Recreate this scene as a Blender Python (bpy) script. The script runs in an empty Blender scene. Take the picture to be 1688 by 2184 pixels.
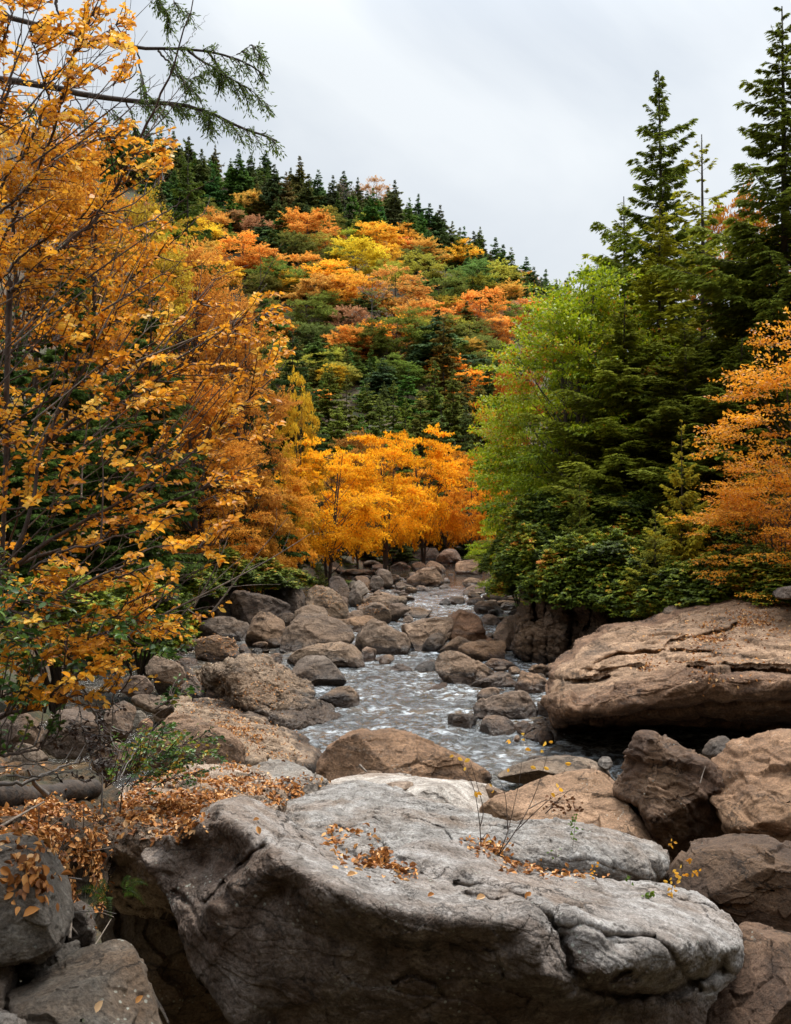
import bpy, math, random
import numpy as np
from mathutils import Vector
rad = math.radians
S = bpy.context.scene
COL = S.collection
random.seed(7)
RNG = np.random.default_rng(7)

# ------------------------------------------------------------------ camera, sky, sun
F, CX, CY = 2123.0, 844.0, 1092.0          # the photograph measured on a 1688 x 2184 grid, metres from the lens
cam_data = bpy.data.cameras.new('camera')
cam = bpy.data.objects.new('camera', cam_data)
COL.objects.link(cam)
cam.location = (0, 0, 0)
cam.rotation_euler = (rad(90), 0, 0)
cam_data.sensor_fit = 'VERTICAL'
cam_data.sensor_height = 36.0
cam_data.lens = 35.0
cam_data.clip_start = 0.1
cam_data.clip_end = 6000
cam_data.dof.use_dof = True
cam_data.dof.focus_distance = 7.5
cam_data.dof.aperture_fstop = 7.0
S.camera = cam

SUN_EL, SUN_AZ = 58.0, 28.0                # sun beyond the bend, a little to the right, behind cloud
world = bpy.data.worlds.new('World')
S.world = world
world.use_nodes = True
wn, wl = world.node_tree.nodes, world.node_tree.links
wn.clear()
wout = wn.new('ShaderNodeOutputWorld'); wbg = wn.new('ShaderNodeBackground')
sky = wn.new('ShaderNodeTexSky'); sky.sky_type = 'NISHITA'; sky.sun_disc = False
sky.sun_elevation = rad(SUN_EL); sky.sun_rotation = rad(SUN_AZ)
sky.air_density = 1.0; sky.dust_density = 2.0
tc = wn.new('ShaderNodeTexCoord')
mp = wn.new('ShaderNodeMapping'); mp.inputs['Scale'].default_value = (1.0, 1.0, 2.0)
nz = wn.new('ShaderNodeTexNoise'); nz.inputs['Scale'].default_value = 1.5; nz.inputs['Detail'].default_value = 6; nz.inputs['Roughness'].default_value = 0.5
nz.inputs['Distortion'].default_value = 0.9
wl.new(tc.outputs['Generated'], mp.inputs['Vector']); wl.new(mp.outputs[0], nz.inputs['Vector'])
cr = wn.new('ShaderNodeValToRGB')
cr.color_ramp.elements[0].position = 0.36; cr.color_ramp.elements[0].color = (6.1, 6.85, 7.9, 1)
cr.color_ramp.elements[1].position = 0.66; cr.color_ramp.elements[1].color = (9.6, 10.1, 10.5, 1)
wl.new(nz.outputs['Fac'], cr.inputs['Fac'])
# thick cloud is brighter round the hidden sun and duller away from it
dp = wn.new('ShaderNodeVectorMath'); dp.operation = 'DOT_PRODUCT'
sd = Vector((math.sin(rad(SUN_AZ)) * math.cos(rad(SUN_EL)), math.cos(rad(SUN_AZ)) * math.cos(rad(SUN_EL)), math.sin(rad(SUN_EL))))
dp.inputs[1].default_value = sd
wl.new(tc.outputs['Generated'], dp.inputs[0])
mr = wn.new('ShaderNodeMapRange'); mr.inputs['From Min'].default_value = -0.35; mr.inputs['From Max'].default_value = 1.0
mr.inputs['To Min'].default_value = 0.28; mr.inputs['To Max'].default_value = 1.42
wl.new(dp.outputs['Value'], mr.inputs['Value'])
mul = wn.new('ShaderNodeVectorMath'); mul.operation = 'SCALE'
# and, as overcast skies are, much brighter overhead than near the horizon
sz = wn.new('ShaderNodeSeparateXYZ'); wl.new(tc.outputs['Generated'], sz.inputs[0])
mz = wn.new('ShaderNodeMapRange'); mz.interpolation_type = 'SMOOTHSTEP'; mz.inputs['From Min'].default_value = 0.40; mz.inputs['From Max'].default_value = 0.95
mz.inputs['To Min'].default_value = 1.0; mz.inputs['To Max'].default_value = 3.6
wl.new(sz.outputs['Z'], mz.inputs['Value'])
mm = wn.new('ShaderNodeMath'); mm.operation = 'MULTIPLY'; wl.new(mr.outputs[0], mm.inputs[0]); wl.new(mz.outputs[0], mm.inputs[1])
wl.new(cr.outputs[0], mul.inputs[0]); wl.new(mm.outputs[0], mul.inputs['Scale'])
mx = wn.new('ShaderNodeMix'); mx.data_type = 'RGBA'; mx.inputs['Factor'].default_value = 0.93
wl.new(sky.outputs[0], mx.inputs['A']); wl.new(mul.outputs[0], mx.inputs['B'])
wl.new(mx.outputs['Result'], wbg.inputs['Color'])
wbg.inputs['Strength'].default_value = 0.08
wl.new(wbg.outputs[0], wout.inputs['Surface'])

sun_data = bpy.data.lights.new('sun', 'SUN')
sun_data.energy = 4.2; sun_data.angle = rad(11); sun_data.color = (1.0, 0.95, 0.87)
sun = bpy.data.objects.new('sun', sun_data); COL.objects.link(sun)
sun.rotation_euler = sd.to_track_quat('Z', 'Y').to_euler()
sun.location = (0, 0, 60)

S.view_settings.view_transform = 'Standard'; S.view_settings.look = 'None'
S.view_settings.exposure = 0.0; S.view_settings.gamma = 1.0
S.render.engine = 'CYCLES'
S.cycles.max_bounces = 6; S.cycles.diffuse_bounces = 3; S.cycles.glossy_bounces = 3
S.cycles.transmission_bounces = 3; S.cycles.transparent_max_bounces = 8
S.render.resolution_x = 791; S.render.resolution_y = 1024

# ------------------------------------------------------------------ numpy noise
_P = np.random.default_rng(11).permutation(512).astype(np.int64)
_G = np.random.default_rng(12).normal(size=(512, 3)); _G /= np.linalg.norm(_G, axis=1)[:, None]
def perlin(p):
    p = np.asarray(p, float); i = np.floor(p).astype(np.int64); f = p - i
    u = f * f * f * (f * (f * 6 - 15) + 10); r = 0
    for a in (0, 1):
        for b in (0, 1):
            for c in (0, 1):
                h = _P[(_P[(_P[(i[:, 0] + a) & 511] + i[:, 1] + b) & 511] + i[:, 2] + c) & 511]
                g = _G[h]; d = f - np.array([a, b, c])
                w = (u[:, 0] if a else 1 - u[:, 0]) * (u[:, 1] if b else 1 - u[:, 1]) * (u[:, 2] if c else 1 - u[:, 2])
                r = r + w * (g * d).sum(1)
    return r * 1.5
def fbm(p, o=5, gain=0.5, lac=2.03):
    a, r, p = 1.0, 0, np.asarray(p, float)
    for k in range(o):
        r = r + a * perlin(p + 17.3 * k); p = p * lac; a *= gain
    return r
def ridged(p, o=4, gain=0.5):
    a, r, p = 1.0, 0, np.asarray(p, float)
    for k in range(o):
        r = r + a * (1 - 2 * np.abs(perlin(p + 31.7 * k))); p = p * 2.1; a *= gain
    return r
def facets(p, k=0):
    """planes broken along random cells: fractured stone"""
    p = np.asarray(p, float); i = np.floor(p).astype(np.int64); best = np.full(len(p), 1e9); val = np.zeros(len(p))
    for a in (-1, 0, 1):
        for b in (-1, 0, 1):
            for c in (-1, 0, 1):
                q = i + [a, b, c]; h = _P[(_P[(_P[(q[:, 0] + k) & 511] + q[:, 1]) & 511] + q[:, 2]) & 511]
                o = q + .5 + _G[h] * .42; r = p - o; d = (r * r).sum(1); m = d < best
                best = np.where(m, d, best); val = np.where(m, (r * _G[(h + 77) & 511]).sum(1) + _G[(h + 5) & 511, 0] * .35, val)
    return val
def sstep(a, b, x):
    t = np.clip((x - a) / (b - a), 0, 1); return t * t * (3 - 2 * t)

# ------------------------------------------------------------------ meshes, tags
class MB:
    """collects vertices and faces, links them as one mesh object"""
    def __init__(s): s.v, s.f, s.t, s.n = [], [], [], 0
    def add(s, v, f, tone=None):
        v = np.asarray(v, float).reshape(-1, 3); f = np.asarray(f, np.int64)
        if len(v) == 0 or len(f) == 0: return
        s.v.append(v); s.f.append(f + s.n); s.n += len(v)
        s.t.append(np.full(len(f), 0.5) if tone is None else np.asarray(tone, float))
    def tube(s, pts, radii, sides=6, tone=0.5, cap=True):
        pts = np.asarray(pts, float); m = len(pts)
        if m < 2: return
        radii = np.broadcast_to(np.asarray(radii, float), (m,))
        tg = np.gradient(pts, axis=0); tg /= np.linalg.norm(tg, axis=1)[:, None] + 1e-9
        ref = np.array([0.31, 0.17, 0.93]) if abs(tg[0, 2]) < 0.9 else np.array([1.0, 0.1, 0.05])
        a = np.cross(tg, ref); a /= np.linalg.norm(a, axis=1)[:, None] + 1e-9
        b = np.cross(tg, a)
        th = np.arange(sides) * 2 * math.pi / sides
        v = pts[:, None] + radii[:, None, None] * (np.cos(th)[None, :, None] * a[:, None] + np.sin(th)[None, :, None] * b[:, None])
        i = np.arange(m - 1)[:, None] * sides; j = np.arange(sides)[None]; k = (j + 1) % sides
        f = np.stack([i + j, i + k, i + k + sides, i + j + sides], -1).reshape(-1, 4)
        s.add(v.reshape(-1, 3), f, np.full(len(f), tone))
    def build(s, name, mat, parent=None, smooth=False, origin=None):
        me = bpy.data.meshes.new(name)
        v = np.concatenate(s.v) if s.v else np.zeros((0, 3))
        if origin is not None: v = v - np.asarray(origin)
        nl = sum(f.size for f in s.f); npoly = sum(len(f) for f in s.f)
        me.vertices.add(len(v)); me.vertices.foreach_set('co', v.astype(np.float32).ravel())
        me.loops.add(nl); me.loops.foreach_set('vertex_index', np.concatenate([f.ravel() for f in s.f]).astype(np.int32))
        tot = np.concatenate([np.full(len(f), f.shape[1]) for f in s.f]).astype(np.int32)
        me.polygons.add(npoly); me.polygons.foreach_set('loop_start', (np.cumsum(tot) - tot).astype(np.int32))
        me.update(calc_edges=True); me.validate()
        if len(me.polygons) == npoly:
            at = me.attributes.new('tone', 'FLOAT', 'FACE'); at.data.foreach_set('value', np.concatenate(s.t).astype(np.float32))
        if smooth: me.polygons.foreach_set('use_smooth', np.ones(len(me.polygons), bool))
        me.materials.append(mat)
        o = bpy.data.objects.new(name, me); COL.objects.link(o)
        if parent is not None: o.parent = parent
        if origin is not None and parent is None: o.location = origin
        return o
def tag(o, label=None, cat=None, group=None, kind=None):
    if label: o['label'] = label
    if cat: o['category'] = cat
    if group: o['group'] = group
    if kind: o['kind'] = kind
    return o
def empty(name, loc=(0, 0, 0)):
    o = bpy.data.objects.new(name, None); COL.objects.link(o); o.location = loc; o.empty_display_size = 0.3
    return o
def kids(o): return [c for c in bpy.data.objects if c.parent == o]
KIDS = {}
def copy_tree(o, level=0):
    if o.name not in KIDS: KIDS[o.name] = kids(o)
    c = o.copy(); COL.objects.link(c)
    for ch in KIDS[o.name]:
        d = ch.copy(); COL.objects.link(d); d.parent = c
    return c
def pt(x, y, Y):
    """point seen at (x, y) of the photograph grid, Y metres off"""
    return np.array([(x - CX) * Y / F, Y, (CY - y) * Y / F])

# ------------------------------------------------------------------ materials
def newmat(name):
    m = bpy.data.materials.new(name); m.use_nodes = True
    n, l = m.node_tree.nodes, m.node_tree.links
    n.clear()
    return m, n, l
def noise(n, l, vec, scale, detail=5, rough=0.55, dist=0.0):
    t = n.new('ShaderNodeTexNoise'); t.inputs['Scale'].default_value = scale; t.inputs['Detail'].default_value = detail
    t.inputs['Roughness'].default_value = rough; t.inputs['Distortion'].default_value = dist
    if vec is not None: l.new(vec, t.inputs['Vector'])
    return t
def ramp(n, l, fac, stops):
    r = n.new('ShaderNodeValToRGB'); e = r.color_ramp.elements
    while len(e) < len(stops): e.new(0.5)
    for k, (p, c) in enumerate(stops):
        e[k].position = p; e[k].color = (*c, 1) if not isinstance(c, float) else (c, c, c, 1)
    l.new(fac, r.inputs['Fac'])
    return r
def mixc(n, l, fac, a, b, mode='MIX'):
    m = n.new('ShaderNodeMix'); m.data_type = 'RGBA'; m.blend_type = mode
    for k, v in (('Factor', fac), ('A', a), ('B', b)):
        if isinstance(v, (int, float)): m.inputs[k].default_value = v
        elif isinstance(v, tuple): m.inputs[k].default_value = (*v, 1)
        else: l.new(v, m.inputs[k])
    return m.outputs['Result']
def math_(n, l, op, a, b=0.0):
    m = n.new('ShaderNodeMath'); m.operation = op
    for k, v in ((0, a), (1, b)):
        if isinstance(v, (int, float)): m.inputs[k].default_value = v
        else: l.new(v, m.inputs[k])
    return m.outputs[0]

def rock_material(name, scale=1.0, lichen=0.5, crack=1.0, bumpk=1.0, streakk=1.0):
    m, n, l = newmat(name)
    out = n.new('ShaderNodeOutputMaterial'); bs = n.new('ShaderNodeBsdfPrincipled')
    geo = n.new('ShaderNodeNewGeometry'); oi = n.new('ShaderNodeObjectInfo')
    P = geo.outputs['Position']
    mp = n.new('ShaderNodeMapping'); mp.inputs['Scale'].default_value = (scale,) * 3; mp.inputs['Rotation'].default_value = (0.15, 0.25, 0)
    l.new(P, mp.inputs['Vector']); V = mp.outputs[0]
    ms = n.new('ShaderNodeMapping'); ms.inputs['Scale'].default_value = (scale * 0.6, scale * 0.6, scale * 3.6); ms.inputs['Rotation'].default_value = (0.12, -0.22, 0.3)
    l.new(P, ms.inputs['Vector']); VS = ms.outputs[0]
    big = noise(n, l, V, 0.55, 6, 0.6, 0.3); mid = noise(n, l, V, 3.1, 9, 0.7); fine = noise(n, l, V, 26, 10, 0.78)
    streak = noise(n, l, VS, 1.6, 8, 0.65, 0.2)
    grain = noise(n, l, V, 130, 3, 0.7)
    # base: grey brown stone with warm stain, dark weather film and pale bloom
    c0 = ramp(n, l, mid.outputs['Fac'], [(0.28, (0.085, 0.070, 0.056)), (0.45, (0.185, 0.158, 0.132)), (0.58, (0.29, 0.257, 0.222)), (0.72, (0.42, 0.385, 0.345))])
    c1 = mixc(n, l, 1.0, c0.outputs[0], oi.outputs['Color'], 'MULTIPLY')
    st = ramp(n, l, big.outputs['Fac'], [(0.44, 0.0), (0.60, 1.0)])
    c2 = mixc(n, l, math_(n, l, 'MULTIPLY', st.outputs[0], 0.42), c1, (0.22, 0.125, 0.062))
    sk = ramp(n, l, streak.outputs['Fac'], [(0.52, 0.0), (0.68, 1.0)])
    c3 = mixc(n, l, math_(n, l, 'MULTIPLY', sk.outputs[0], 0.72 * streakk), c2, (0.045, 0.036, 0.030))
    fr = ramp(n, l, fine.outputs['Fac'], [(0.34, 0.30), (0.47, 0.85), (0.55, 1.1), (0.66, 1.6)])
    c4 = mixc(n, l, 1.0, c3, fr.outputs[0], 'MULTIPLY')
    sa = n.new('ShaderNodeAttribute'); sa.attribute_name = 'shade_stain'  # mask for front-face shade painted in along with brown weathering
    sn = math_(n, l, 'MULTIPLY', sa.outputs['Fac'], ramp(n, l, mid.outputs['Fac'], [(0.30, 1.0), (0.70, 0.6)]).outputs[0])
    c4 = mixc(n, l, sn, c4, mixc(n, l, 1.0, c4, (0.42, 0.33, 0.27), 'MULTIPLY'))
    # lichen: pale grey green discs
    vo = n.new('ShaderNodeTexVoronoi'); vo.inputs['Scale'].default_value = 13; l.new(V, vo.inputs['Vector'])
    vd = math_(n, l, 'ADD', vo.outputs['Distance'], math_(n, l, 'MULTIPLY', math_(n, l, 'SUBTRACT', fine.outputs['Fac'], 0.5), 0.5))
    ld = ramp(n, l, vd, [(0.16, 1.0), (0.22, 0.0)])
    lm = noise(n, l, V, 1.3, 3, 0.5); lmr = ramp(n, l, lm.outputs['Fac'], [(0.55, 0.0), (0.66, 1.0)])
    lf = math_(n, l, 'MULTIPLY', math_(n, l, 'MULTIPLY', ld.outputs[0], lmr.outputs[0]), lichen)
    c5 = mixc(n, l, lf, c4, (0.42, 0.43, 0.36))
    # cracks
    vc = n.new('ShaderNodeTexVoronoi'); vc.feature = 'DISTANCE_TO_EDGE'; vc.inputs['Scale'].default_value = 0.75
    wv = n.new('ShaderNodeVectorMath'); wv.operation = 'MULTIPLY_ADD'
    l.new(mid.outputs['Color'], wv.inputs[0]); wv.inputs[1].default_value = (0.9, 0.9, 0.9); l.new(VS, wv.inputs[2])
    l.new(wv.outputs[0], vc.inputs['Vector'])
    ck = ramp(n, l, vc.outputs['Distance'], [(0.0, 1.0), (0.02, 0.0)])
    cm = ramp(n, l, big.outputs['Fac'], [(0.46, 0.0), (0.55, 1.0)])
    ckf = math_(n, l, 'MULTIPLY', math_(n, l, 'MULTIPLY', ck.outputs[0], cm.outputs[0]), crack)
    c6 = mixc(n, l, math_(n, l, 'MULTIPLY', ckf, 0.8), c5, (0.035, 0.028, 0.022))
    # stones stay dark and shiny where the stream wets them
    sz_ = n.new('ShaderNodeSeparateXYZ'); l.new(P, sz_.inputs[0])
    wz = math_(n, l, 'ADD', sz_.outputs['Z'], math_(n, l, 'MULTIPLY', math_(n, l, 'SUBTRACT', mid.outputs['Fac'], 0.5), 0.5))
    wm = n.new('ShaderNodeMapRange'); wm.inputs['From Min'].default_value = -4.16; wm.inputs['From Max'].default_value = -4.30; l.new(wz, wm.inputs['Value'])
    c6 = mixc(n, l, wm.outputs[0], c6, mixc(n, l, 1.0, c6, (0.34, 0.31, 0.29), 'MULTIPLY'))
    l.new(math_(n, l, 'SUBTRACT', 0.82, math_(n, l, 'MULTIPLY', wm.outputs[0], 0.5)), bs.inputs['Roughness'])
    l.new(c6, bs.inputs['Base Color'])
    bs.inputs['Specular IOR Level'].default_value = 0.35
    # relief
    h = math_(n, l, 'ADD', math_(n, l, 'MULTIPLY', mid.outputs['Fac'], 0.9), math_(n, l, 'MULTIPLY', fine.outputs['Fac'], 0.34))
    h = math_(n, l, 'ADD', h, math_(n, l, 'MULTIPLY', grain.outputs['Fac'], 0.06))
    h = math_(n, l, 'ADD', h, math_(n, l, 'MULTIPLY', streak.outputs['Fac'], 0.7 * streakk))
    h = math_(n, l, 'SUBTRACT', h, math_(n, l, 'MULTIPLY', ckf, 0.5))
    bp = n.new('ShaderNodeBump'); bp.inputs['Strength'].default_value = 0.9; bp.inputs['Distance'].default_value = 0.11 * bumpk / scale
    l.new(h, bp.inputs['Height']); l.new(bp.outputs[0], bs.inputs['Normal'])
    l.new(bs.outputs[0], out.inputs['Surface'])
    return m
ROCK_NEAR = rock_material('weathered_stone_near', 1.9, 0.8, 0.8, 1.0, 0.35)
ROCK_MID = rock_material('weathered_stone', 0.8, 0.25, 0.7, 1.1)
ROCK_FAR = rock_material('river_stone', 0.45, 0.1, 0.3, 1.2)

def leaf_material(name, stops, trans=0.35, rough=0.55, spec=0.3, objcol=False, vary=0.5):
    """stops colour the per-leaf tone attribute"""
    m, n, l = newmat(name)
    out = n.new('ShaderNodeOutputMaterial'); bs = n.new('ShaderNodeBsdfPrincipled'); tr = n.new('ShaderNodeBsdfTranslucent'); mix = n.new('ShaderNodeMixShader')
    at = n.new('ShaderNodeAttribute'); at.attribute_name = 'tone'
    r = ramp(n, l, at.outputs['Fac'], stops)
    c = r.outputs[0]
    if objcol:
        oi = n.new('ShaderNodeObjectInfo'); c = mixc(n, l, 1.0, c, oi.outputs['Color'], 'MULTIPLY')
    l.new(c, bs.inputs['Base Color']); l.new(c, tr.inputs['Color'])
    bs.inputs['Roughness'].default_value = rough; bs.inputs['Specular IOR Level'].default_value = spec
    mix.inputs[0].default_value = trans
    l.new(bs.outputs[0], mix.inputs[1]); l.new(tr.outputs[0], mix.inputs[2]); l.new(mix.outputs[0], out.inputs['Surface'])
    return m
def bark_material(name, a, b, scale=8, axis=(1, 1, 0.25)):
    m, n, l = newmat(name)
    out = n.new('ShaderNodeOutputMaterial'); bs = n.new('ShaderNodeBsdfPrincipled')
    tcn = n.new('ShaderNodeTexCoord'); mp = n.new('ShaderNodeMapping'); mp.inputs['Scale'].default_value = axis
    l.new(tcn.outputs['Object'], mp.inputs['Vector'])
    t = noise(n, l, mp.outputs[0], scale, 7, 0.65, 0.3)
    r = ramp(n, l, t.outputs['Fac'], [(0.35, a), (0.65, b)])
    l.new(r.outputs[0], bs.inputs['Base Color']); bs.inputs['Roughness'].default_value = 0.85
    bp = n.new('ShaderNodeBump'); bp.inputs['Strength'].default_value = 0.8; bp.inputs['Distance'].default_value = 0.02
    l.new(t.outputs['Fac'], bp.inputs['Height']); l.new(bp.outputs[0], bs.inputs['Normal'])
    l.new(bs.outputs[0], out.inputs['Surface'])
    return m
BARK = bark_material('dark_bark', (0.030, 0.021, 0.016), (0.085, 0.062, 0.048))
TWIG = bark_material('young_bark', (0.035, 0.020, 0.015), (0.11, 0.072, 0.050), 20)
BARK_GREY = bark_material('grey_bark', (0.07, 0.06, 0.052), (0.19, 0.165, 0.145))
DEADWOOD = bark_material('dead_wood', (0.10, 0.075, 0.055), (0.30, 0.24, 0.19), 14)
LEAF_ORANGE = leaf_material('amber_leaf', [(0.0, (0.22, 0.08, 0.015)), (0.25, (0.56, 0.21, 0.018)), (0.55, (0.80, 0.34, 0.024)), (0.85, (0.95, 0.47, 0.035)), (1.0, (0.90, 0.56, 0.09))], 0.45, 0.5, 0.22)
LEAF_LITTER = leaf_material('fallen_leaf', [(0.0, (0.11, 0.045, 0.02)), (0.35, (0.27, 0.10, 0.025)), (0.65, (0.50, 0.20, 0.045)), (0.85, (0.64, 0.32, 0.10)), (1.0, (0.72, 0.46, 0.24))], 0.10, 0.6, 0.25)
LEAF_GREEN = leaf_material('green_leaf', [(0.0, (0.020, 0.050, 0.012)), (0.5, (0.06, 0.14, 0.02)), (0.85, (0.17, 0.27, 0.03)), (1.0, (0.42, 0.26, 0.02))], 0.3, 0.4, 0.4)
FOL_TREE = leaf_material('tinted_foliage', [(0.0, (0.45, 0.38, 0.35)), (0.5, (0.95, 0.92, 0.85)), (1.0, (1.25, 1.4, 1.4))], 0.45, 0.75, 0.08, True)
FOL_LIME = leaf_material('lime_foliage', [(0.0, (0.06, 0.10, 0.006)), (0.3, (0.22, 0.31, 0.010)), (0.60, (0.40, 0.47, 0.014)), (0.84, (0.60, 0.54, 0.03)), (0.93, (0.62, 0.24, 0.015)), (1.0, (0.70, 0.22, 0.015))], 0.42, 0.5, 0.3)
FOL_RHODO = leaf_material('broad_evergreen', [(0.0, (0.03, 0.042, 0.008)), (0.38, (0.10, 0.14, 0.016)), (0.62, (0.25, 0.31, 0.028)), (0.76, (0.45, 0.42, 0.035)), (0.86, (0.62, 0.30, 0.03)), (1.0, (0.48, 0.14, 0.02))], 0.28, 0.6, 0.12)
NEEDLE = leaf_material('needles', [(0.0, (0.4, 0.4, 0.35)), (0.5, (0.95, 0.95, 0.85)), (1.0, (1.9, 1.75, 1.2))], 0.35, 0.8, 0.06, True)

def ground_material():
    m, n, l = newmat('forest_floor')
    out = n.new('ShaderNodeOutputMaterial'); bs = n.new('ShaderNodeBsdfPrincipled'); geo = n.new('ShaderNodeNewGeometry')
    P = geo.outputs['Position']
    a = noise(n, l, P, 0.35, 8, 0.65); b = noise(n, l, P, 6, 8, 0.7)
    c0 = ramp(n, l, b.outputs['Fac'], [(0.3, (0.022, 0.017, 0.012)), (0.5, (0.07, 0.045, 0.025)), (0.66, (0.20, 0.10, 0.035)), (0.8, (0.36, 0.18, 0.05))])
    g = ramp(n, l, a.outputs['Fac'], [(0.46, 0.0), (0.59, 1.0)])
    c = mixc(n, l, math_(n, l, 'MULTIPLY', g.outputs[0], 0.7), c0.outputs[0], (0.035, 0.055, 0.015))
    l.new(c, bs.inputs['Base Color']); bs.inputs['Roughness'].default_value = 0.95
    bp = n.new('ShaderNodeBump'); bp.inputs['Strength'].default_value = 1; bp.inputs['Distance'].default_value = 0.12
    l.new(b.outputs['Fac'], bp.inputs['Height']); l.new(bp.outputs[0], bs.inputs['Normal'])
    l.new(bs.outputs[0], out.inputs['Surface']); return m
def water_material():
    m, n, l = newmat('river_water')
    out = n.new('ShaderNodeOutputMaterial'); bs = n.new('ShaderNodeBsdfPrincipled'); geo = n.new('ShaderNodeNewGeometry')
    P = geo.outputs['Position']
    mp = n.new('ShaderNodeMapping'); mp.inputs['Scale'].default_value = (1.0, 1.15, 1.0); mp.inputs['Rotation'].default_value = (0, 0, 0.2)
    l.new(P, mp.inputs['Vector']); V = mp.outputs[0]
    sx = n.new('ShaderNodeSeparateXYZ'); l.new(P, sx.inputs[0])
    a = noise(n, l, V, 1.2, 3, 0.5, 0.4); b = noise(n, l, V, 4.0, 5, 0.6, 0.5); c = noise(n, l, V, 12, 4, 0.6, 0.3)
    f = noise(n, l, V, 0.42, 6, 0.6, 1.0); g = noise(n, l, V, 3.4, 9, 0.76, 0.7)
    calm = ramp(n, l, math_(n, l, 'MULTIPLY', sx.outputs['Y'], 0.01), [(0.13, 0.25), (0.19, 0.8), (0.24, 1.0), (0.50, 1.0), (0.62, 0.10)])
    fm = ramp(n, l, f.outputs['Fac'], [(0.42, 0.30), (0.60, 1.0)])
    gm = ramp(n, l, g.outputs['Fac'], [(0.46, 0.0), (0.59, 1.0)])
    foam = math_(n, l, 'MULTIPLY', math_(n, l, 'MULTIPLY', fm.outputs[0], gm.outputs[0]), calm.outputs[0])  # white flecks: foam, plus sun and sky glints painted as colour
    main = ramp(n, l, math_(n, l, 'ADD', math_(n, l, 'MULTIPLY', sx.outputs['X'], 0.1), 0.5), [(0.12, 0.0), (0.28, 1.0)])
    foam = math_(n, l, 'MULTIPLY', foam, main.outputs[0])
    deep = ramp(n, l, f.outputs['Fac'], [(0.35, (0.014, 0.014, 0.013)), (0.5, (0.04, 0.034, 0.026)), (0.62, (0.13, 0.085, 0.045))])
    col = mixc(n, l, foam, deep.outputs[0], (0.76, 0.82, 0.86))
    l.new(col, bs.inputs['Base Color'])
    ro = math_(n, l, 'ADD', math_(n, l, 'MULTIPLY', foam, 0.4), 0.04)
    l.new(ro, bs.inputs['Roughness']); bs.inputs['IOR'].default_value = 1.33; bs.inputs['Specular IOR Level'].default_value = 0.8
    h = math_(n, l, 'ADD', a.outputs['Fac'], math_(n, l, 'MULTIPLY', b.outputs['Fac'], 0.55))
    h = math_(n, l, 'ADD', h, math_(n, l, 'MULTIPLY', c.outputs['Fac'], 0.30))
    h = math_(n, l, 'ADD', h, math_(n, l, 'MULTIPLY', foam, 0.3))
    h = math_(n, l, 'MULTIPLY', h, calm.outputs[0])
    bp = n.new('ShaderNodeBump'); bp.inputs['Strength'].default_value = 1.0; bp.inputs['Distance'].default_value = 0.15
    l.new(h, bp.inputs['Height']); l.new(bp.outputs[0], bs.inputs['Normal'])
    l.new(bs.outputs[0], out.inputs['Surface']); return m
GROUND = ground_material(); WATER = water_material()

# ------------------------------------------------------------------ terrain
WATER_Z = -4.5
XL = ([-60, 0, 17, 25, 40, 60, 80, 100, 140], [-8, -6, -5.5, -7.5, -9.0, -6.0, -2.0, 3.0, 8.0])
XR = ([-60, 0, 20, 25, 30, 45, 60, 80, 100, 140], [10, 9, 9, 6.5, 4.6, 6.2, 8.5, 12, 20, 40])
RIDGE = ([-160, -110, -78, -48.7, -35.1, -25.9, -10.1, -0.4, 9.2, 18.7, 28.7, 35.1, 40.5, 45.7, 60, 140], [104, 102, 98, 89.4, 88.1, 86.1, 82.1, 80.0, 74.8, 68.9, 64.4, 59.7, 56.4, 53.1, 34, 26])
def terrain(x, y):
    x = np.asarray(x, float); y = np.asarray(y, float)
    x, y = np.broadcast_arrays(x, y)
    xl = np.interp(y, *XL); xr = np.interp(y, *XR)
    dl = np.maximum(xl - x, 0); dr = np.maximum(x - xr, 0)
    n = fbm(np.stack([x.ravel() * 0.13, y.ravel() * 0.13, x.ravel() * 0], 1), 4).reshape(x.shape)
    z = -5.1 + 0.12 * n
    z = z + sstep(0, 2.0, dl) * 1.5 + np.maximum(dl - 2, 0) * 0.42 + sstep(0, 1.2, dr) * 2.2 + np.maximum(dr - 1, 0) * 0.2
    z = z + n * 0.6 * sstep(1, 8, dl + dr)
    z = np.minimum(z, 30 + 0.0 * x)
    z = z + sstep(-3, -15, y) * 24  # steep unseen bank behind the camera, added to shut out sky light
    H = np.interp(x, *RIDGE)
    t = np.clip((y - 98) / 170.0, 0, 1)
    zh = -5.1 + (H + 5.1) * t ** 1.05 + n * 2.0 * t
    zh = np.where(y > 268, zh - (y - 268) * 0.06, zh)
    return np.where(y > 98, np.maximum(np.minimum(z, zh + 6), zh), z)
def tz(x, y): return float(terrain(np.array([x]), np.array([y]))[0])

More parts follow.
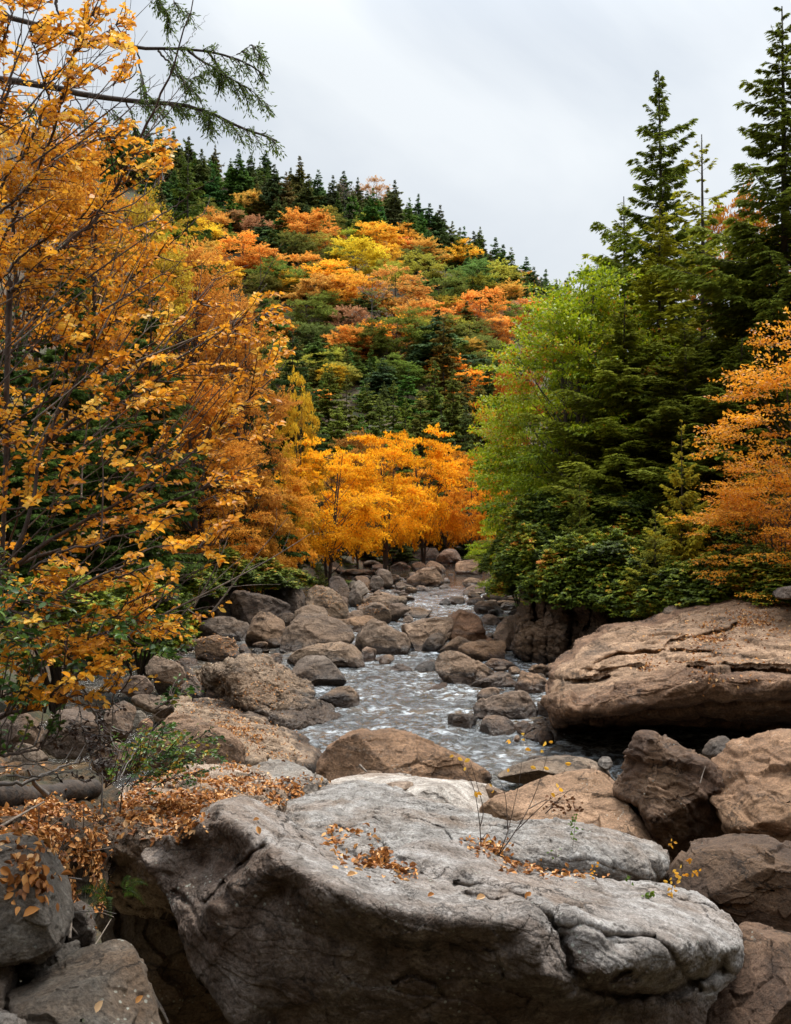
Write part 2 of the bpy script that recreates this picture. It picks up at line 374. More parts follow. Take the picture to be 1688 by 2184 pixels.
def build_ground():
    xs = np.concatenate([-np.geomspace(3000, 61, 24), np.arange(-60, 60, 1.2), np.geomspace(61, 3000, 24)])
    ys = np.concatenate([-np.geomspace(2000, 42, 14), np.arange(-40, 130, 1.2), np.arange(130, 300, 4), np.geomspace(304, 4000, 22)])
    X, Y = np.meshgrid(xs, ys); Z = terrain(X, Y)
    v = np.stack([X, Y, Z], -1).reshape(-1, 3); w = len(xs)
    i, j = np.meshgrid(np.arange(len(ys) - 1), np.arange(w - 1), indexing='ij'); b = (i * w + j).ravel()
    mb = MB(); mb.add(v, np.stack([b, b + 1, b + 1 + w, b + w], 1))
    tag(mb.build('ground', GROUND, smooth=True), kind='structure')
def build_water():
    xs = np.concatenate([np.arange(-12, -4, .15), np.arange(-4, 5, .05), np.arange(5, 22, .15)]); ys = np.concatenate([np.arange(14.6, 35, 0.06), np.arange(35, 60, .12), np.arange(60, 150, 0.6)])
    X, Y = np.meshgrid(xs, ys)
    q = np.stack([X.ravel() * 0.9, Y.ravel() * 0.6, X.ravel() * 0], 1)
    Z = (fbm(q, 3, 0.5) * 0.05 + ridged(q * np.array([2.6, 2.0, 1]) + 5 + 0.6 * fbm(q * 2, 2)[:, None], 3, .6) * 0.03).reshape(X.shape) * (1 - 0.93 * sstep(52, 64, Y)) + WATER_Z
    v = np.stack([X, Y, Z], -1).reshape(-1, 3); w = len(xs)
    i, j = np.meshgrid(np.arange(len(ys) - 1), np.arange(w - 1), indexing='ij'); b = (i * w + j).ravel()
    mb = MB(); mb.add(v, np.stack([b, b + 1, b + 1 + w, b + w], 1))
    tag(mb.build('river_water', WATER, smooth=True), kind='structure')
build_ground(); build_water()

# ------------------------------------------------------------------ rocks
def R1(*p): return [(x * .5, 1582.5 + y * .5) for x, y in p]
def R2(*p): return [(844 + x * .5, 1494.6 + y * .5) for x, y in p]
def R3(*p): return [(351.6 + x * .3125, 1142.9 + y * .3125) for x, y in p]
def R4(*p): return [(791.2 + x * .3125, 1142.9 + y * .3125) for x, y in p]
def R5(*p): return [(1142.9 + x * .3229, 1186.8 + y * .3229) for x, y in p]
def R6(*p): return [(x * .3125, 1142.9 + y * .3125) for x, y in p]
def DD(*p): return list(p)

def chaikin(p, it=2, w=0.2):
    p = np.asarray(p, float)
    for _ in range(it):
        q = np.roll(p, -1, 0)
        p = np.stack([p * (1 - w) + q * w, p * w + q * (1 - w)], 1).reshape(-1, 2)
    return p
def resample(p, n):
    sa = (p[:, 0] * np.roll(p[:, 1], -1) - np.roll(p[:, 0], -1) * p[:, 1]).sum()
    if sa < 0: p = p[::-1]
    p = np.vstack([p, p[:1]]); d = np.linalg.norm(np.diff(p, axis=0), axis=1); s = np.concatenate([[0], np.cumsum(d)])
    t = np.linspace(0, s[-1], n, endpoint=False)
    return np.stack([np.interp(t, s, p[:, 0]), np.interp(t, s, p[:, 1])], 1)
def rbf(ctrl):
    C = np.asarray(ctrl, float); X = C[:, :2] / 300.0; d = C[:, 2]
    K = np.linalg.norm(X[:, None] - X[None], axis=2); n = len(X)
    Pm = np.hstack([np.ones((n, 1)), X]); A = np.zeros((n + 3, n + 3)); A[:n, :n] = K - np.eye(n) * 0.01; A[:n, n:] = Pm; A[n:, :n] = Pm.T
    w = np.linalg.solve(A, np.concatenate([d, np.zeros(3)]))
    def f(P):
        P = np.asarray(P, float) / 300.0; out = np.zeros(len(P))
        for s in range(0, len(P), 20000):
            q = P[s:s + 20000]; out[s:s + 20000] = np.linalg.norm(q[:, None] - X[None], axis=2) @ w[:n] + w[n] + q @ w[n + 1:]
        return out
    return f
def densify(line, step=35):
    out = []
    for a, b in zip(line[:-1], line[1:]):
        k = max(1, int(math.hypot(b[0] - a[0], b[1] - a[1]) / step))
        for i in range(k): out.append(tuple(a[j] + (b[j] - a[j]) * i / k for j in range(3)))
    out.append(tuple(line[-1])); return out

SURF = {}       # rock object -> (world verts, normals) for laying leaves on
def vnormals(v, nu, nv):
    g = v.reshape(nv, nu, 3)
    du = np.roll(g, -1, 1) - np.roll(g, 1, 1)
    dv = np.empty_like(g); dv[1:-1] = g[2:] - g[:-2]; dv[0] = g[1] - g[0]; dv[-1] = g[-1] - g[-2]
    n = np.cross(du, dv); ln = np.linalg.norm(n, axis=2)[..., None]; n = n / (ln + 1e-12)
    n[0] = n[1].mean(0); n[-1] = n[-2].mean(0); n /= np.linalg.norm(n, axis=2)[..., None] + 1e-12
    return n.reshape(-1, 3)
def closed_mesh(g, nu, nv):
    i, j = np.meshgrid(np.arange(nv - 1), np.arange(nu), indexing='ij'); k = (j + 1) % nu
    f = np.stack([i * nu + j, i * nu + k, (i + 1) * nu + k, (i + 1) * nu + j], -1).reshape(-1, 4)
    return f
def displace(v, nu, nv, size, amp, seed, strata=0.0, dip=(0.1, 0.0, 1.0), fcut=0.5):
    n = vnormals(v, nu, nv); q = v / size + seed * 3.7
    d = amp * size * (0.30 * fbm(q * 1.3, 3) + 0.16 * ridged(q * 2.6, 4, 0.55) + 0.16 * fbm(q * 8, 5, 0.62))
    w_ = q + .12 * np.stack([fbm(q * 2 + 9, 3), fbm(q * 2 + 21, 3), fbm(q * 2 + 33, 3)], 1)
    d = d + fcut * amp * size * (1.5 * facets(w_ * np.array([2.2, 2.2, 3.0]), 3) + .55 * facets(w_ * np.array([6, 6, 9.]), 9))
    if strata:
        dv = np.asarray(dip, float); dv /= np.linalg.norm(dv)
        h = (v @ dv) / size + 0.18 * fbm(q * 1.1, 3)
        s = fbm(np.stack([h * 9, h * 0 + seed, q[:, 0] * 0.5], 1), 4, 0.7)
        d = d + strata * size * (0.35 * s)
        for fr_, am_ in ((5.0, 1.0), (13.0, .45)):          # beds of unequal hardness stand out or back, with crisp edges
            hb = h * fr_ + .5 * fbm(q * 1.6 + fr_, 3) + seed; kb = np.floor(hb).astype(np.int64); fb = hb - kb
            r0_ = _G[kb & 511, 1]; r1_ = _G[(kb + 1) & 511, 1]; d = d + strata * size * am_ * (r0_ + (r1_ - r0_) * sstep(.86, 1.0, fb) - .5 * np.exp(-((fb - .93) / .05) ** 2))
    return v + n * d[:, None]
ROCKN = [0]
def rock(label, poly, Y, thick=None, lean=0.55, seed=None, tint=(1, 1, 1), amp=0.07, q=0.62, cuts=7, res=None, mat=None, name='boulder', group=None, strata=0.0, chk=2, dip=(0.1, 0, 1), twist=0.0, smooth=True, cat='boulder'):
    """a boulder standing Y metres off whose outline, seen from the riverbank, is poly; real depth = thick"""
    ROCKN[0] += 1; seed = ROCKN[0] * 1.37 if seed is None else seed
    rng = np.random.default_rng(int(seed * 100) + 5)
    P = resample(chaikin(poly, chk), 400)
    lo, hi = P.min(0), P.max(0); px = max(hi - lo)
    W, Hh = (hi - lo) * Y / F; size = math.sqrt(max(W * Hh, 1e-3)); thick = thick or 0.85 * max(Hh, W * 0.6)
    nu = res or int(np.clip(px * 0.9, 28, 420)); nv = int(np.clip(nu * 0.62, 20, 260))
    P = resample(P, nu); c = (lo + hi) / 2 * 0.5 + P.mean(0) * 0.5; P = c + (P - c) * 1.05
    A = np.linspace(0, math.pi, nv); A[0] = 1e-3; A[-1] = math.pi - 1e-3
    s = np.sin(A) ** q; dep = -np.sign(np.cos(A)) * np.abs(np.cos(A)) ** q * thick / 2
    Q = c + s[:, None, None] * (P - c)[None]
    x = (Q[..., 0] - CX) * Y / F; z = (CY - Q[..., 1]) * Y / F; y = Y + dep[:, None] + 0 * x
    v = np.stack([x, y, z], -1).reshape(-1, 3); zb = (CY - hi[1]) * Y / F; cen = np.array([(c[0] - CX) * Y / F, Y, (CY - c[1]) * Y / F])
    # broken faces: flat cuts, mostly towards the viewer, the top and the sides
    r = v - cen; ext = np.array([W / 2, thick / 2, Hh / 2])
    for k in range(cuts + 2):
        dv = rng.normal(size=3) * np.array([0.6, 1.0, 0.6]); dv[1] = -abs(dv[1]) if k % 3 else dv[1]
        if k % 2: dv[2] = abs(dv[2])
        dv /= np.linalg.norm(dv); m = np.sqrt(((dv * ext) ** 2).sum()) * rng.uniform(0.68, 0.93)
        over = np.maximum(r @ dv - m, 0); r = r - over[:, None] * dv[None] * 0.97
    v = cen + r
    v[:, 1] += lean * (v[:, 2] - (zb + Hh * 0.35))
    v[:, 0] += twist * (v[:, 1] - Y) * .3
    k_ = v[:, 1] / Y; v[:, 0] *= k_; v[:, 2] *= k_           # the far side of a stone seen from above sits higher in view
    v = displace(v, nu, nv, size, amp, seed, strata, dip)
    org = np.array([cen[0], cen[1], v[:, 2].min()])
    mb = MB(); mb.add(v, closed_mesh(v, nu, nv))
    mat = mat or (ROCK_NEAR if Y < 12 else ROCK_MID if Y < 42 else ROCK_FAR)
    o = mb.build(name, mat, smooth=smooth, origin=org); o.color = (*tint, 1)
    tag(o, label, cat, group)
    SURF[o.name] = (v, vnormals(v, nu, nv))
    return o
def formed_rock(label, poly, ctrl, back=1.5, tint=(1, 1, 1), seed=1.0, nu=900, nv=420, amp=0.02, strata=0.0, dip=(0, 0, 1), mat=None, name='boulder', roll=0.25, size=1.0, chk=1, fine=0.0, fcut=0.9, cat='boulder', group=None, drop=0.0, grooves=(), shade_stain=None):
    """a rock whose front is shaped by measured points (x, y, distance); it is closed behind at depth back"""
    P = resample(chaikin(poly, chk, 0.22), nu); pts = []
    for ln in ctrl: pts += densify(ln) if len(ln) > 1 else ln
    f = rbf(pts); lo, hi = P.min(0), P.max(0); c = (lo + hi) / 2 * 0.4 + P.mean(0) * 0.6
    nf = int(nv * 0.86); nb = nv - nf
    t = 1 - (1 - np.linspace(0, 1, nf)) ** 1.25; t[0] = 1e-3
    Q = c + t[:, None, None] * (P - c)[None]; D = f(Q.reshape(-1, 2)).reshape(nf, nu)
    D = D + roll * (1 - np.sqrt(np.clip(1 - np.clip((t - 0.86) / 0.14, 0, 1) ** 2, 0, 1)))[:, None]
    for line, wid, dep in grooves:         # cracks and undercuts cut into the face along a line
        L = np.asarray(line, float); q = Q.reshape(-1, 2) + np.stack([perlin(np.c_[Q.reshape(-1, 2) * .03, np.full(Q.size // 2, 9.)]), perlin(np.c_[Q.reshape(-1, 2) * .03, np.full(Q.size // 2, 2.)])], 1) * wid * .9
        best = np.full(len(q), 1e9)
        for a, b in zip(L[:-1], L[1:]):
            ab = b - a; u = np.clip(((q - a) @ ab) / (ab @ ab), 0, 1); best = np.minimum(best, np.hypot(*(q - a - u[:, None] * ab).T))
        D = D + (dep * np.exp(-(best / wid) ** 2)).reshape(D.shape)
    x = (Q[..., 0] - CX) * D / F; z = (CY - Q[..., 1]) * D / F
    front = np.stack([x, D, z], -1)
    edge = front[-1]; m = edge.mean(0)
    a = np.linspace(0, math.pi / 2, nb + 1)[1:]
    bk = edge[None] + (m - edge)[None] * (1 - np.cos(a))[:, None, None] * 0.995
    bk[..., 1] += (back * np.sin(a))[:, None]; bk[..., 2] -= (drop * np.sin(a))[:, None]
    v = np.concatenate([front, bk]).reshape(-1, 3); nn = nf + nb
    v = displace(v, nu, nn, size, amp, seed, strata, dip, fcut)
    if fine:
        n = vnormals(v, nu, nn); v = v + n * (fine * (fbm(v * 7 + seed, 5, 0.65) * 0.5 + ridged(v * 3.1 + seed, 4, 0.55) * 0.25 + facets(v * np.array([3.5, 3.5, 5.5]) / max(size, .8) + .3 * fbm(v * 2, 3)[:, None], 4) * fcut))[:, None]
    org = np.array([v[:, 0].mean(), v[:, 1].mean(), v[:, 2].min()])
    mb = MB(); mb.add(v, closed_mesh(v, nu, nn))
    o = mb.build(name, mat or ROCK_NEAR, smooth=True, origin=org); o.color = (*tint, 1)
    if shade_stain:                              # dark weather varnish plus painted front-face shade, below a line (x, y)
        L = np.asarray(shade_stain, float); sx = CX + v[:, 0] * F / v[:, 1]; sy = CY - v[:, 2] * F / v[:, 1]
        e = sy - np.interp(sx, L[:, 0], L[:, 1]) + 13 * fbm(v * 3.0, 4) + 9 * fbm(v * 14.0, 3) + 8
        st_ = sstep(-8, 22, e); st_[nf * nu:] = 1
        at = o.data.attributes.new('shade_stain', 'FLOAT', 'POINT'); at.data.foreach_set('value', st_.astype(np.float32))
    tag(o, label, cat, group); SURF[o.name] = (v, vnormals(v, nu, nn))
    return o

# ------------------------------------------------------------------ leaves
T_DIAMOND = (np.array([(0, 0, 0), (.36, .5, .06), (0, 1, 0), (-.36, .5, .06)], float), np.array([(0, 1, 2, 3)]))
T_FOLD = (np.array([(0, 0, 0), (0, .5, -.05), (0, 1, -.02), (.33, .42, .07), (-.33, .42, .07)], float), np.array([(0, 3, 1), (3, 2, 1), (0, 1, 4), (1, 2, 4)]))
T_LEAF = (np.array([(0, 0, 0), (0, .33, -.04), (0, .68, -.06), (0, 1.0, -.14), (.27, .22, .05), (.33, .48, .05), (.20, .78, -.02), (-.27, .22, .05), (-.33, .48, .05), (-.20, .78, -.02)], float),
          np.array([(0, 4, 1, 1), (4, 5, 2, 1), (5, 6, 3, 2), (0, 1, 7, 7), (1, 2, 8, 7), (2, 3, 9, 8)]))
T_BLADE = (np.array([(0, 0, 0), (.10, .45, 0), (0, 1, -.06), (-.10, .45, 0)], float), np.array([(0, 1, 2, 3)]))
T_NARROW = (np.array([(0, 0, 0), (.16, .45, .03), (0, 1, -.05), (-.16, .45, .03)], float), np.array([(0, 1, 2, 3)]))
def tri_clean(T):
    v, f = T; q = [r for r in f if len(set(r)) == 4]; t = [sorted(set(r), key=list(r).index) for r in f if len(set(r)) == 3]
    return v, (np.array(q) if q else None), (np.array(t) if t else None)
def put_leaves(mb, P, D, N, size, tone, T=T_FOLD, width=1.0, curl=None):
    """one leaf per row: base point P, pointing along D, facing N"""
    P = np.asarray(P, float); n = len(P)
    if n == 0: return
    D = D / (np.linalg.norm(D, axis=1)[:, None] + 1e-9)
    N = N - (N * D).sum(1)[:, None] * D; N /= np.linalg.norm(N, axis=1)[:, None] + 1e-9
    X = np.cross(D, N); size = np.broadcast_to(size, (n,)); width = np.broadcast_to(width, (n,))
    v, q, t = tri_clean(T)
    z = v[None, :, 2] if curl is None else v[None, :, 2] + np.asarray(curl)[:, None] * (v[None, :, 1] ** 2 * 0.5 + np.abs(v[None, :, 0]) * 1.4)
    V = P[:, None] + size[:, None, None] * (v[None, :, 0, None] * X[:, None] * width[:, None, None] + v[None, :, 1, None] * D[:, None] + z[..., None] * N[:, None])
    V = V.reshape(-1, 3); off = (np.arange(n) * len(v))[:, None, None]
    if q is not None: mb.add(V, (q[None] + off).reshape(-1, 4), np.repeat(tone, len(q)))
    if t is not None:
        if q is not None: mb.v.append(np.zeros((0, 3))); mb.f.append((t[None] + off).reshape(-1, 3) + mb.n - len(V)); mb.t.append(np.repeat(tone, len(t)))
        else: mb.add(V, (t[None] + off).reshape(-1, 3), np.repeat(tone, len(t)))
def unit(n, rng=RNG):
    v = rng.normal(size=(n, 3)); return v / np.linalg.norm(v, axis=1)[:, None]
def litter_on(rocks, region, count, size, name, label, seed=3, minz=0.55, lift=0.004, patch=None, tone=(0.1, 1.0)):
    """fallen leaves lying on the upward surfaces of rocks, inside region (x, y, radius x, radius y) patches"""
    rng = np.random.default_rng(seed); mb = MB(); cnt = 0
    for r in rocks:
        v, n = SURF[r.name]
        if patch is None or patch: 
            sx = CX + v[:, 0] * F / v[:, 1]; sy = CY - v[:, 2] * F / v[:, 1]
            w = np.zeros(len(v))
            for (a, b, ra, rb, k) in region:
                w = np.maximum(w, k * np.exp(-(((sx - a) / ra) ** 2 + ((sy - b) / rb) ** 2) ** 1.5))
            pn = fbm(v * 2.2 / max(size * 12, 0.5), 3); w = w * np.clip(0.45 + pn * 1.8, 0.02, 1.6) * (n[:, 2] > minz)
            # vertices are denser near the outline: weight by distance-corrected spacing
        if w.sum() <= 0: continue
        k = rng.choice(len(v), count // len(rocks), p=w / w.sum())
        p = v[k] + rng.normal(size=(len(k), 3)) * size * 0.6; nn = n[k]
        p = v[k] + (p - v[k]) - ((p - v[k]) * nn).sum(1)[:, None] * nn + nn * (lift + rng.uniform(0, size * 0.3, len(k))[:, None])
        N = nn + rng.normal(size=nn.shape) * 0.26; D = np.cross(unit(len(k), rng), N)
        put_leaves(mb, p, D, N, size * rng.uniform(0.6, 1.15, len(k)), rng.uniform(*tone, len(k)), T_LEAF if size < 0.09 and v[:, 1].min() < 12 else T_FOLD, rng.uniform(0.6, 1.1, len(k)), rng.uniform(-0.5, 0.9, len(k)))
    if mb.n: tag(mb.build(name, LEAF_LITTER), label, 'leaves', kind='stuff')

# ------------------------------------------------------------------ the rocks of the gorge
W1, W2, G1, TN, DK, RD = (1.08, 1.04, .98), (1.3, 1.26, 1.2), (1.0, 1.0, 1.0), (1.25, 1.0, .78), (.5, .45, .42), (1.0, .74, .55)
BR = (.92, .74, .58)
def warm(t): return (t[0] ** 1.5 * .98, t[1] ** 1.45 * .86, t[2] ** 1.35 * .74)
MAIN_POLY = DD((305, 1818), (340, 1790), (370, 1767), (425, 1730), (480, 1706), (530, 1702), (575, 1727), (625, 1762), (700, 1797), (775, 1835), (820, 1848), (838, 1820), (860, 1802), (890, 1790), (934, 1789), (985, 1796), (1044, 1815), (1114, 1850), (1180, 1868), (1244, 1870), (1344, 1888), (1404, 1885), (1450, 1893), (1494, 1910), (1534, 1942), (1562, 1968), (1578, 2000), (1580, 2045), (1558, 2090), (1530, 2120), (1500, 2160), (1490, 2260), (1200, 2330), (800, 2340), (540, 2280), (500, 2180), (462, 2125), (425, 2072), (395, 2030), (384, 2000), (362, 1935), (350, 1895), (322, 1865), (305, 1835))
MAIN_CTRL = [
    [(305, 1820, 5.9), (370, 1768, 6.2), (425, 1731, 6.35), (480, 1708, 6.45), (530, 1705, 6.5), (575, 1730, 6.5), (625, 1765, 6.4), (700, 1800, 6.2), (775, 1840, 6.0)],
    [(312, 1835, 5.7), (360, 1790, 5.75), (420, 1748, 5.8), (470, 1722, 5.85), (505, 1745, 5.7), (535, 1775, 5.45), (575, 1798, 5.2), (640, 1827, 5.0), (725, 1866, 4.85), (800, 1896, 4.76), (844, 1910, 4.7), (944, 1932, 4.7), (1069, 1943, 4.74), (1129, 1924, 4.82), (1169, 1935, 4.84), (1259, 1968, 4.86), (1394, 1995, 5.0), (1500, 2002, 5.15), (1568, 2015, 5.45)],
    [(400, 1800, 5.86)], [(430, 1840, 5.84)], [(470, 1800, 5.80)], [(450, 1770, 5.84)], [(495, 1845, 5.62)],
    [(360, 1870, 5.75), (400, 1905, 5.6), (430, 1925, 5.45)],
    [(438, 1925, 5.4), (480, 1880, 5.5), (520, 1845, 5.5), (560, 1808, 5.4)],
    [(455, 1935, 5.05), (495, 1890, 5.08), (535, 1855, 5.08), (572, 1820, 5.05)],
    [(385, 2010, 5.35), (425, 2072, 5.15), (462, 2125, 5.0), (505, 2184, 4.9)], [(430, 1990, 5.15)],
    [(500, 1950, 5.06), (600, 1900, 5.06)], [(520, 2010, 5.02), (640, 1980, 4.94), (760, 2000, 4.76), (860, 2010, 4.68), (1000, 2020, 4.70), (1080, 2010, 4.72)],
    [(600, 2180, 5.05), (760, 2184, 4.98), (900, 2184, 4.92), (1060, 2184, 4.98)], [(700, 2090, 4.86)], [(860, 2100, 4.76)], [(1000, 2090, 4.78)],
    [(540, 2300, 5.1), (850, 2330, 5.1), (1200, 2330, 5.2)],
    [(1180, 1960, 4.95), (1195, 2000, 4.9), (1220, 2060, 4.78), (1250, 2085, 4.7), (1300, 2080, 4.72)], [(1150, 2010, 4.58)], [(1170, 2080, 4.55)], [(1205, 2120, 4.75)],
    [(1150, 2140, 4.9), (1270, 2140, 4.95), (1400, 2120, 5.1), (1500, 2110, 5.4)],
    [(1320, 2010, 4.95)], [(1330, 2060, 4.78)], [(1400, 2060, 4.9)], [(1470, 2050, 5.05)], [(1540, 2070, 5.5)],
    [(600, 1800, 5.55)], [(660, 1815, 5.5)], [(750, 1860, 5.25)], [(820, 1882, 5.2)],
    [(850, 1862, 5.75), (930, 1890, 5.62), (1000, 1908, 5.5), (1060, 1920, 5.3)],
    [(838, 1822, 6.0), (870, 1800, 6.25), (934, 1792, 6.3), (1044, 1818, 6.25), (1114, 1852, 6.3), (1244, 1873, 6.35), (1344, 1890, 6.4), (1404, 1888, 6.45), (1494, 1912, 6.5), (1534, 1945, 6.3), (1576, 2000, 5.9)],
    [(870, 1830, 5.85), (950, 1850, 5.75), (1050, 1880, 5.6), (1140, 1900, 5.4)],
    [(1240, 1900, 5.85)], [(1350, 1925, 5.8)], [(1450, 1950, 5.75)], [(1300, 1950, 5.2)], [(1420, 1975, 5.3)]]
main_rock = formed_rock('huge pale grey boulder across the foreground, dark front face split by a diagonal crack', MAIN_POLY, MAIN_CTRL, back=1.3, tint=(1.36, 1.40, 1.48), seed=4.2, nu=1500, nv=640, amp=0.030, fcut=.30, shade_stain=[(300, 1850), (360, 1835), (400, 1785), (440, 1746), (475, 1735), (510, 1765), (545, 1800), (580, 1812), (640, 1845), (725, 1885), (800, 1915), (844, 1930), (944, 1952), (1069, 1962), (1129, 1950), (1190, 1995), (1300, 2070), (1400, 2110), (1480, 2125), (1600, 2130)], size=1.2, fine=0.016, roll=0.06, strata=0.008, dip=(0.35, 0.1, 1), drop=0.9,
    grooves=[(R1((1160, 425), (1080, 480), (1000, 560), (930, 630), (880, 690)), 5, .10), (R2((590, 870), (650, 940), (700, 1000), (735, 1080), (750, 1150), (800, 1190), (900, 1200), (1000, 1150)), 7, .09), (R2((700, 960), (830, 960), (900, 1000), (1100, 1010)), 6, .08), (R2((0, 770), (120, 810), (250, 830), (420, 850), (560, 845)), 8, .12),
             (R2((260, 1000), (420, 1060), (480, 1240), (640, 1290)), 4, .02), (R2((0, 1200), (60, 1160), (180, 1210), (200, 1260), (60, 1330)), 5, .05), (R2((620, 830), (800, 850), (1000, 900), (1200, 890)), 4, .05), (R2((1110, 790), (1200, 850), (1320, 870), (1440, 960)), 5, .08), (R2((800, 1210), (1000, 1260), (1200, 1240), (1400, 1120)), 12, .16),
             (R2((1100, 1010), (1180, 1080), (1240, 1180), (1300, 1230)), 6, .07), (R1((740, 640), (820, 700), (860, 800), (900, 860)), 6, .04), (R1((1160, 300), (1200, 400), (1180, 440)), 5, .05), (R2((850, 750), (900, 830), (940, 860)), 5, .05), (R2((250, 790), (400, 790), (540, 840)), 6, .06)])

BACK_POLY = DD((555, 1712), (625, 1700), (700, 1680), (775, 1667), (844, 1685), (920, 1710), (1000, 1735), (1069, 1750), (1110, 1752), (1164, 1745), (1200, 1748), (1244, 1760), (1344, 1780), (1409, 1805), (1425, 1830), (1419, 1862), (1389, 1885), (1380, 1930), (1200, 1920), (1000, 1880), (900, 1880), (780, 1880), (660, 1850), (570, 1790))
BACK_CTRL = [
    [(555, 1714, 8.2), (625, 1702, 8.6), (700, 1682, 8.9), (775, 1669, 9.0), (844, 1687, 8.7), (920, 1712, 8.4), (1069, 1752, 7.9), (1164, 1747, 7.9), (1244, 1762, 7.8), (1344, 1782, 7.7), (1409, 1808, 7.6)],
    [(640, 1740, 7.7), (720, 1750, 7.5), (800, 1745, 7.6), (860, 1755, 7.5), (960, 1775, 7.3), (1060, 1790, 7.1), (1164, 1772, 7.2), (1244, 1782, 7.15), (1344, 1805, 7.0), (1400, 1830, 7.0)],
    [(600, 1770, 7.1), (690, 1790, 6.95), (780, 1830, 6.7), (860, 1840, 6.6), (1000, 1825, 6.85), (1100, 1845, 6.75), (1200, 1862, 6.75), (1300, 1870, 6.75), (1380, 1880, 6.8)],
    [(740, 1715, 8.1)], [(800, 1790, 7.1)], [(880, 1800, 6.95)], [(1000, 1760, 7.7)],
    [(660, 1850, 6.9), (900, 1880, 6.8), (1200, 1920, 6.9), (1380, 1930, 7.0)]]
back_rock = formed_rock('long low grey ledge behind the huge foreground boulder, moss in its crack', BACK_POLY, BACK_CTRL, back=1.0, tint=(1.25, 1.31, 1.38), seed=9.1, fcut=.3, nu=900, nv=360, amp=0.035, size=1.0, fine=0.022, strata=0.015, dip=(0.3, 0, 1), drop=0.6,
    grooves=[(R1((1330, 360), (1400, 345), (1480, 380), (1560, 400), (1640, 440)), 4, .06), (R2((30, 500), (120, 520), (200, 545), (250, 610)), 4, .08), (R2((470, 520), (460, 600), (440, 660)), 5, .05), (R2((900, 590), (1000, 600), (1080, 640), (1130, 640)), 6, .09), (R2((1060, 640), (1090, 700), (1110, 760)), 5, .06), (R2((760, 560), (860, 640), (930, 700)), 5, .05), (R1((1160, 330), (1350, 340), (1500, 250)), 6, .06)])
knob_rock = rock('small rounded grey rock sprinkled with leaves at the left end of the grey ledge', DD((440, 1712), (480, 1675), (530, 1645), (570, 1627), (600, 1625), (640, 1638), (690, 1668), (725, 1695), (660, 1730), (540, 1745)), 9.3, 1.7, 1.3, tint=(1.05, 1.06, 1.05), amp=.05, cuts=3)

LEFT_CTRL = [
    [(150, 1740, 7.4), (250, 1692, 8.0), (350, 1655, 8.8), (450, 1635, 9.4), (560, 1640, 9.3)],
    [(190, 1768, 6.4), (230, 1762, 6.3), (290, 1775, 6.1), (330, 1792, 6.0), (400, 1760, 6.3), (460, 1728, 6.7), (560, 1712, 7.2)],
    [(195, 1800, 6.35), (215, 1860, 6.4), (300, 1905, 6.2), (345, 1925, 6.1)], [(280, 1830, 6.15)], [(220, 1930, 6.8), (360, 2000, 6.6)], [(300, 1720, 7.1)], [(420, 1690, 7.7)]]
left_rock = formed_rock('dark square-edged ledge under a blanket of fallen leaves, left of the huge foreground boulder', DD((190, 1762), (250, 1700), (330, 1660), (430, 1636), (540, 1640), (600, 1680), (600, 1740), (480, 1790), (400, 1860), (370, 1960), (340, 1960), (240, 1930), (205, 1870), (190, 1800)), LEFT_CTRL, back=1.0, tint=(1.75, 1.5, 1.28), seed=3.3, nu=700, nv=320, amp=0.035, size=1.0, fine=0.025, drop=0.5)
deep_rock = rock('dark undercut stone in the hollow below the leafy ledge', DD((200, 1900), (340, 1900), (400, 1990), (430, 2100), (520, 2200), (470, 2300), (300, 2200), (250, 2050)), 7.0, 1.6, .1, tint=(.7, .6, .5), amp=.06, name='boulder')
rl = rock('rounded speckled grey boulder at the left edge under drifting leaves', R1((-160, 460), (-40, 420), (60, 405), (140, 420), (220, 490), (272, 570), (292, 680), (285, 770), (240, 880), (150, 925), (40, 935), (-160, 960)), 4.6, 1.1, .5, tint=(.72, .70, .66), amp=.05, cuts=4, q=.55)
rb = rock('flat-topped dark angular boulder in the lower left corner with a few single leaves', R1((40, 1085), (110, 1040), (200, 990), (330, 920), (430, 880), (505, 865), (552, 890), (600, 990), (640, 1100), (690, 1230), (660, 1400), (200, 1500), (30, 1400), (60, 1200)), 4.3, 1.0, .5, tint=(.42, .41, .38), amp=.045, cuts=4, q=.5)
rock('narrow dark stone wedged between the two lower left boulders', R1((290, 720), (330, 690), (395, 690), (405, 800), (390, 880), (330, 910), (280, 880)), 5.1, .6, .2, tint=DK)
rock('small angular stone below the rounded left boulder', R1((60, 960), (180, 900), (250, 880), (330, 850), (335, 905), (260, 960), (170, 1010), (90, 1010)), 4.75, .6, .4, tint=(.6, .57, .53))
rock('dark stone at the very bottom of the left edge', R1((-120, 920), (-20, 920), (40, 960), (90, 1040), (50, 1080), (40, 1160), (-120, 1180)), 4.4, .7, .3, tint=(.75, .7, .65))
rock('small grey stone in the bottom left corner', R1((-100, 1150), (40, 1140), (110, 1180), (110, 1300), (-100, 1320)), 3.95, .5, .3, tint=G1)

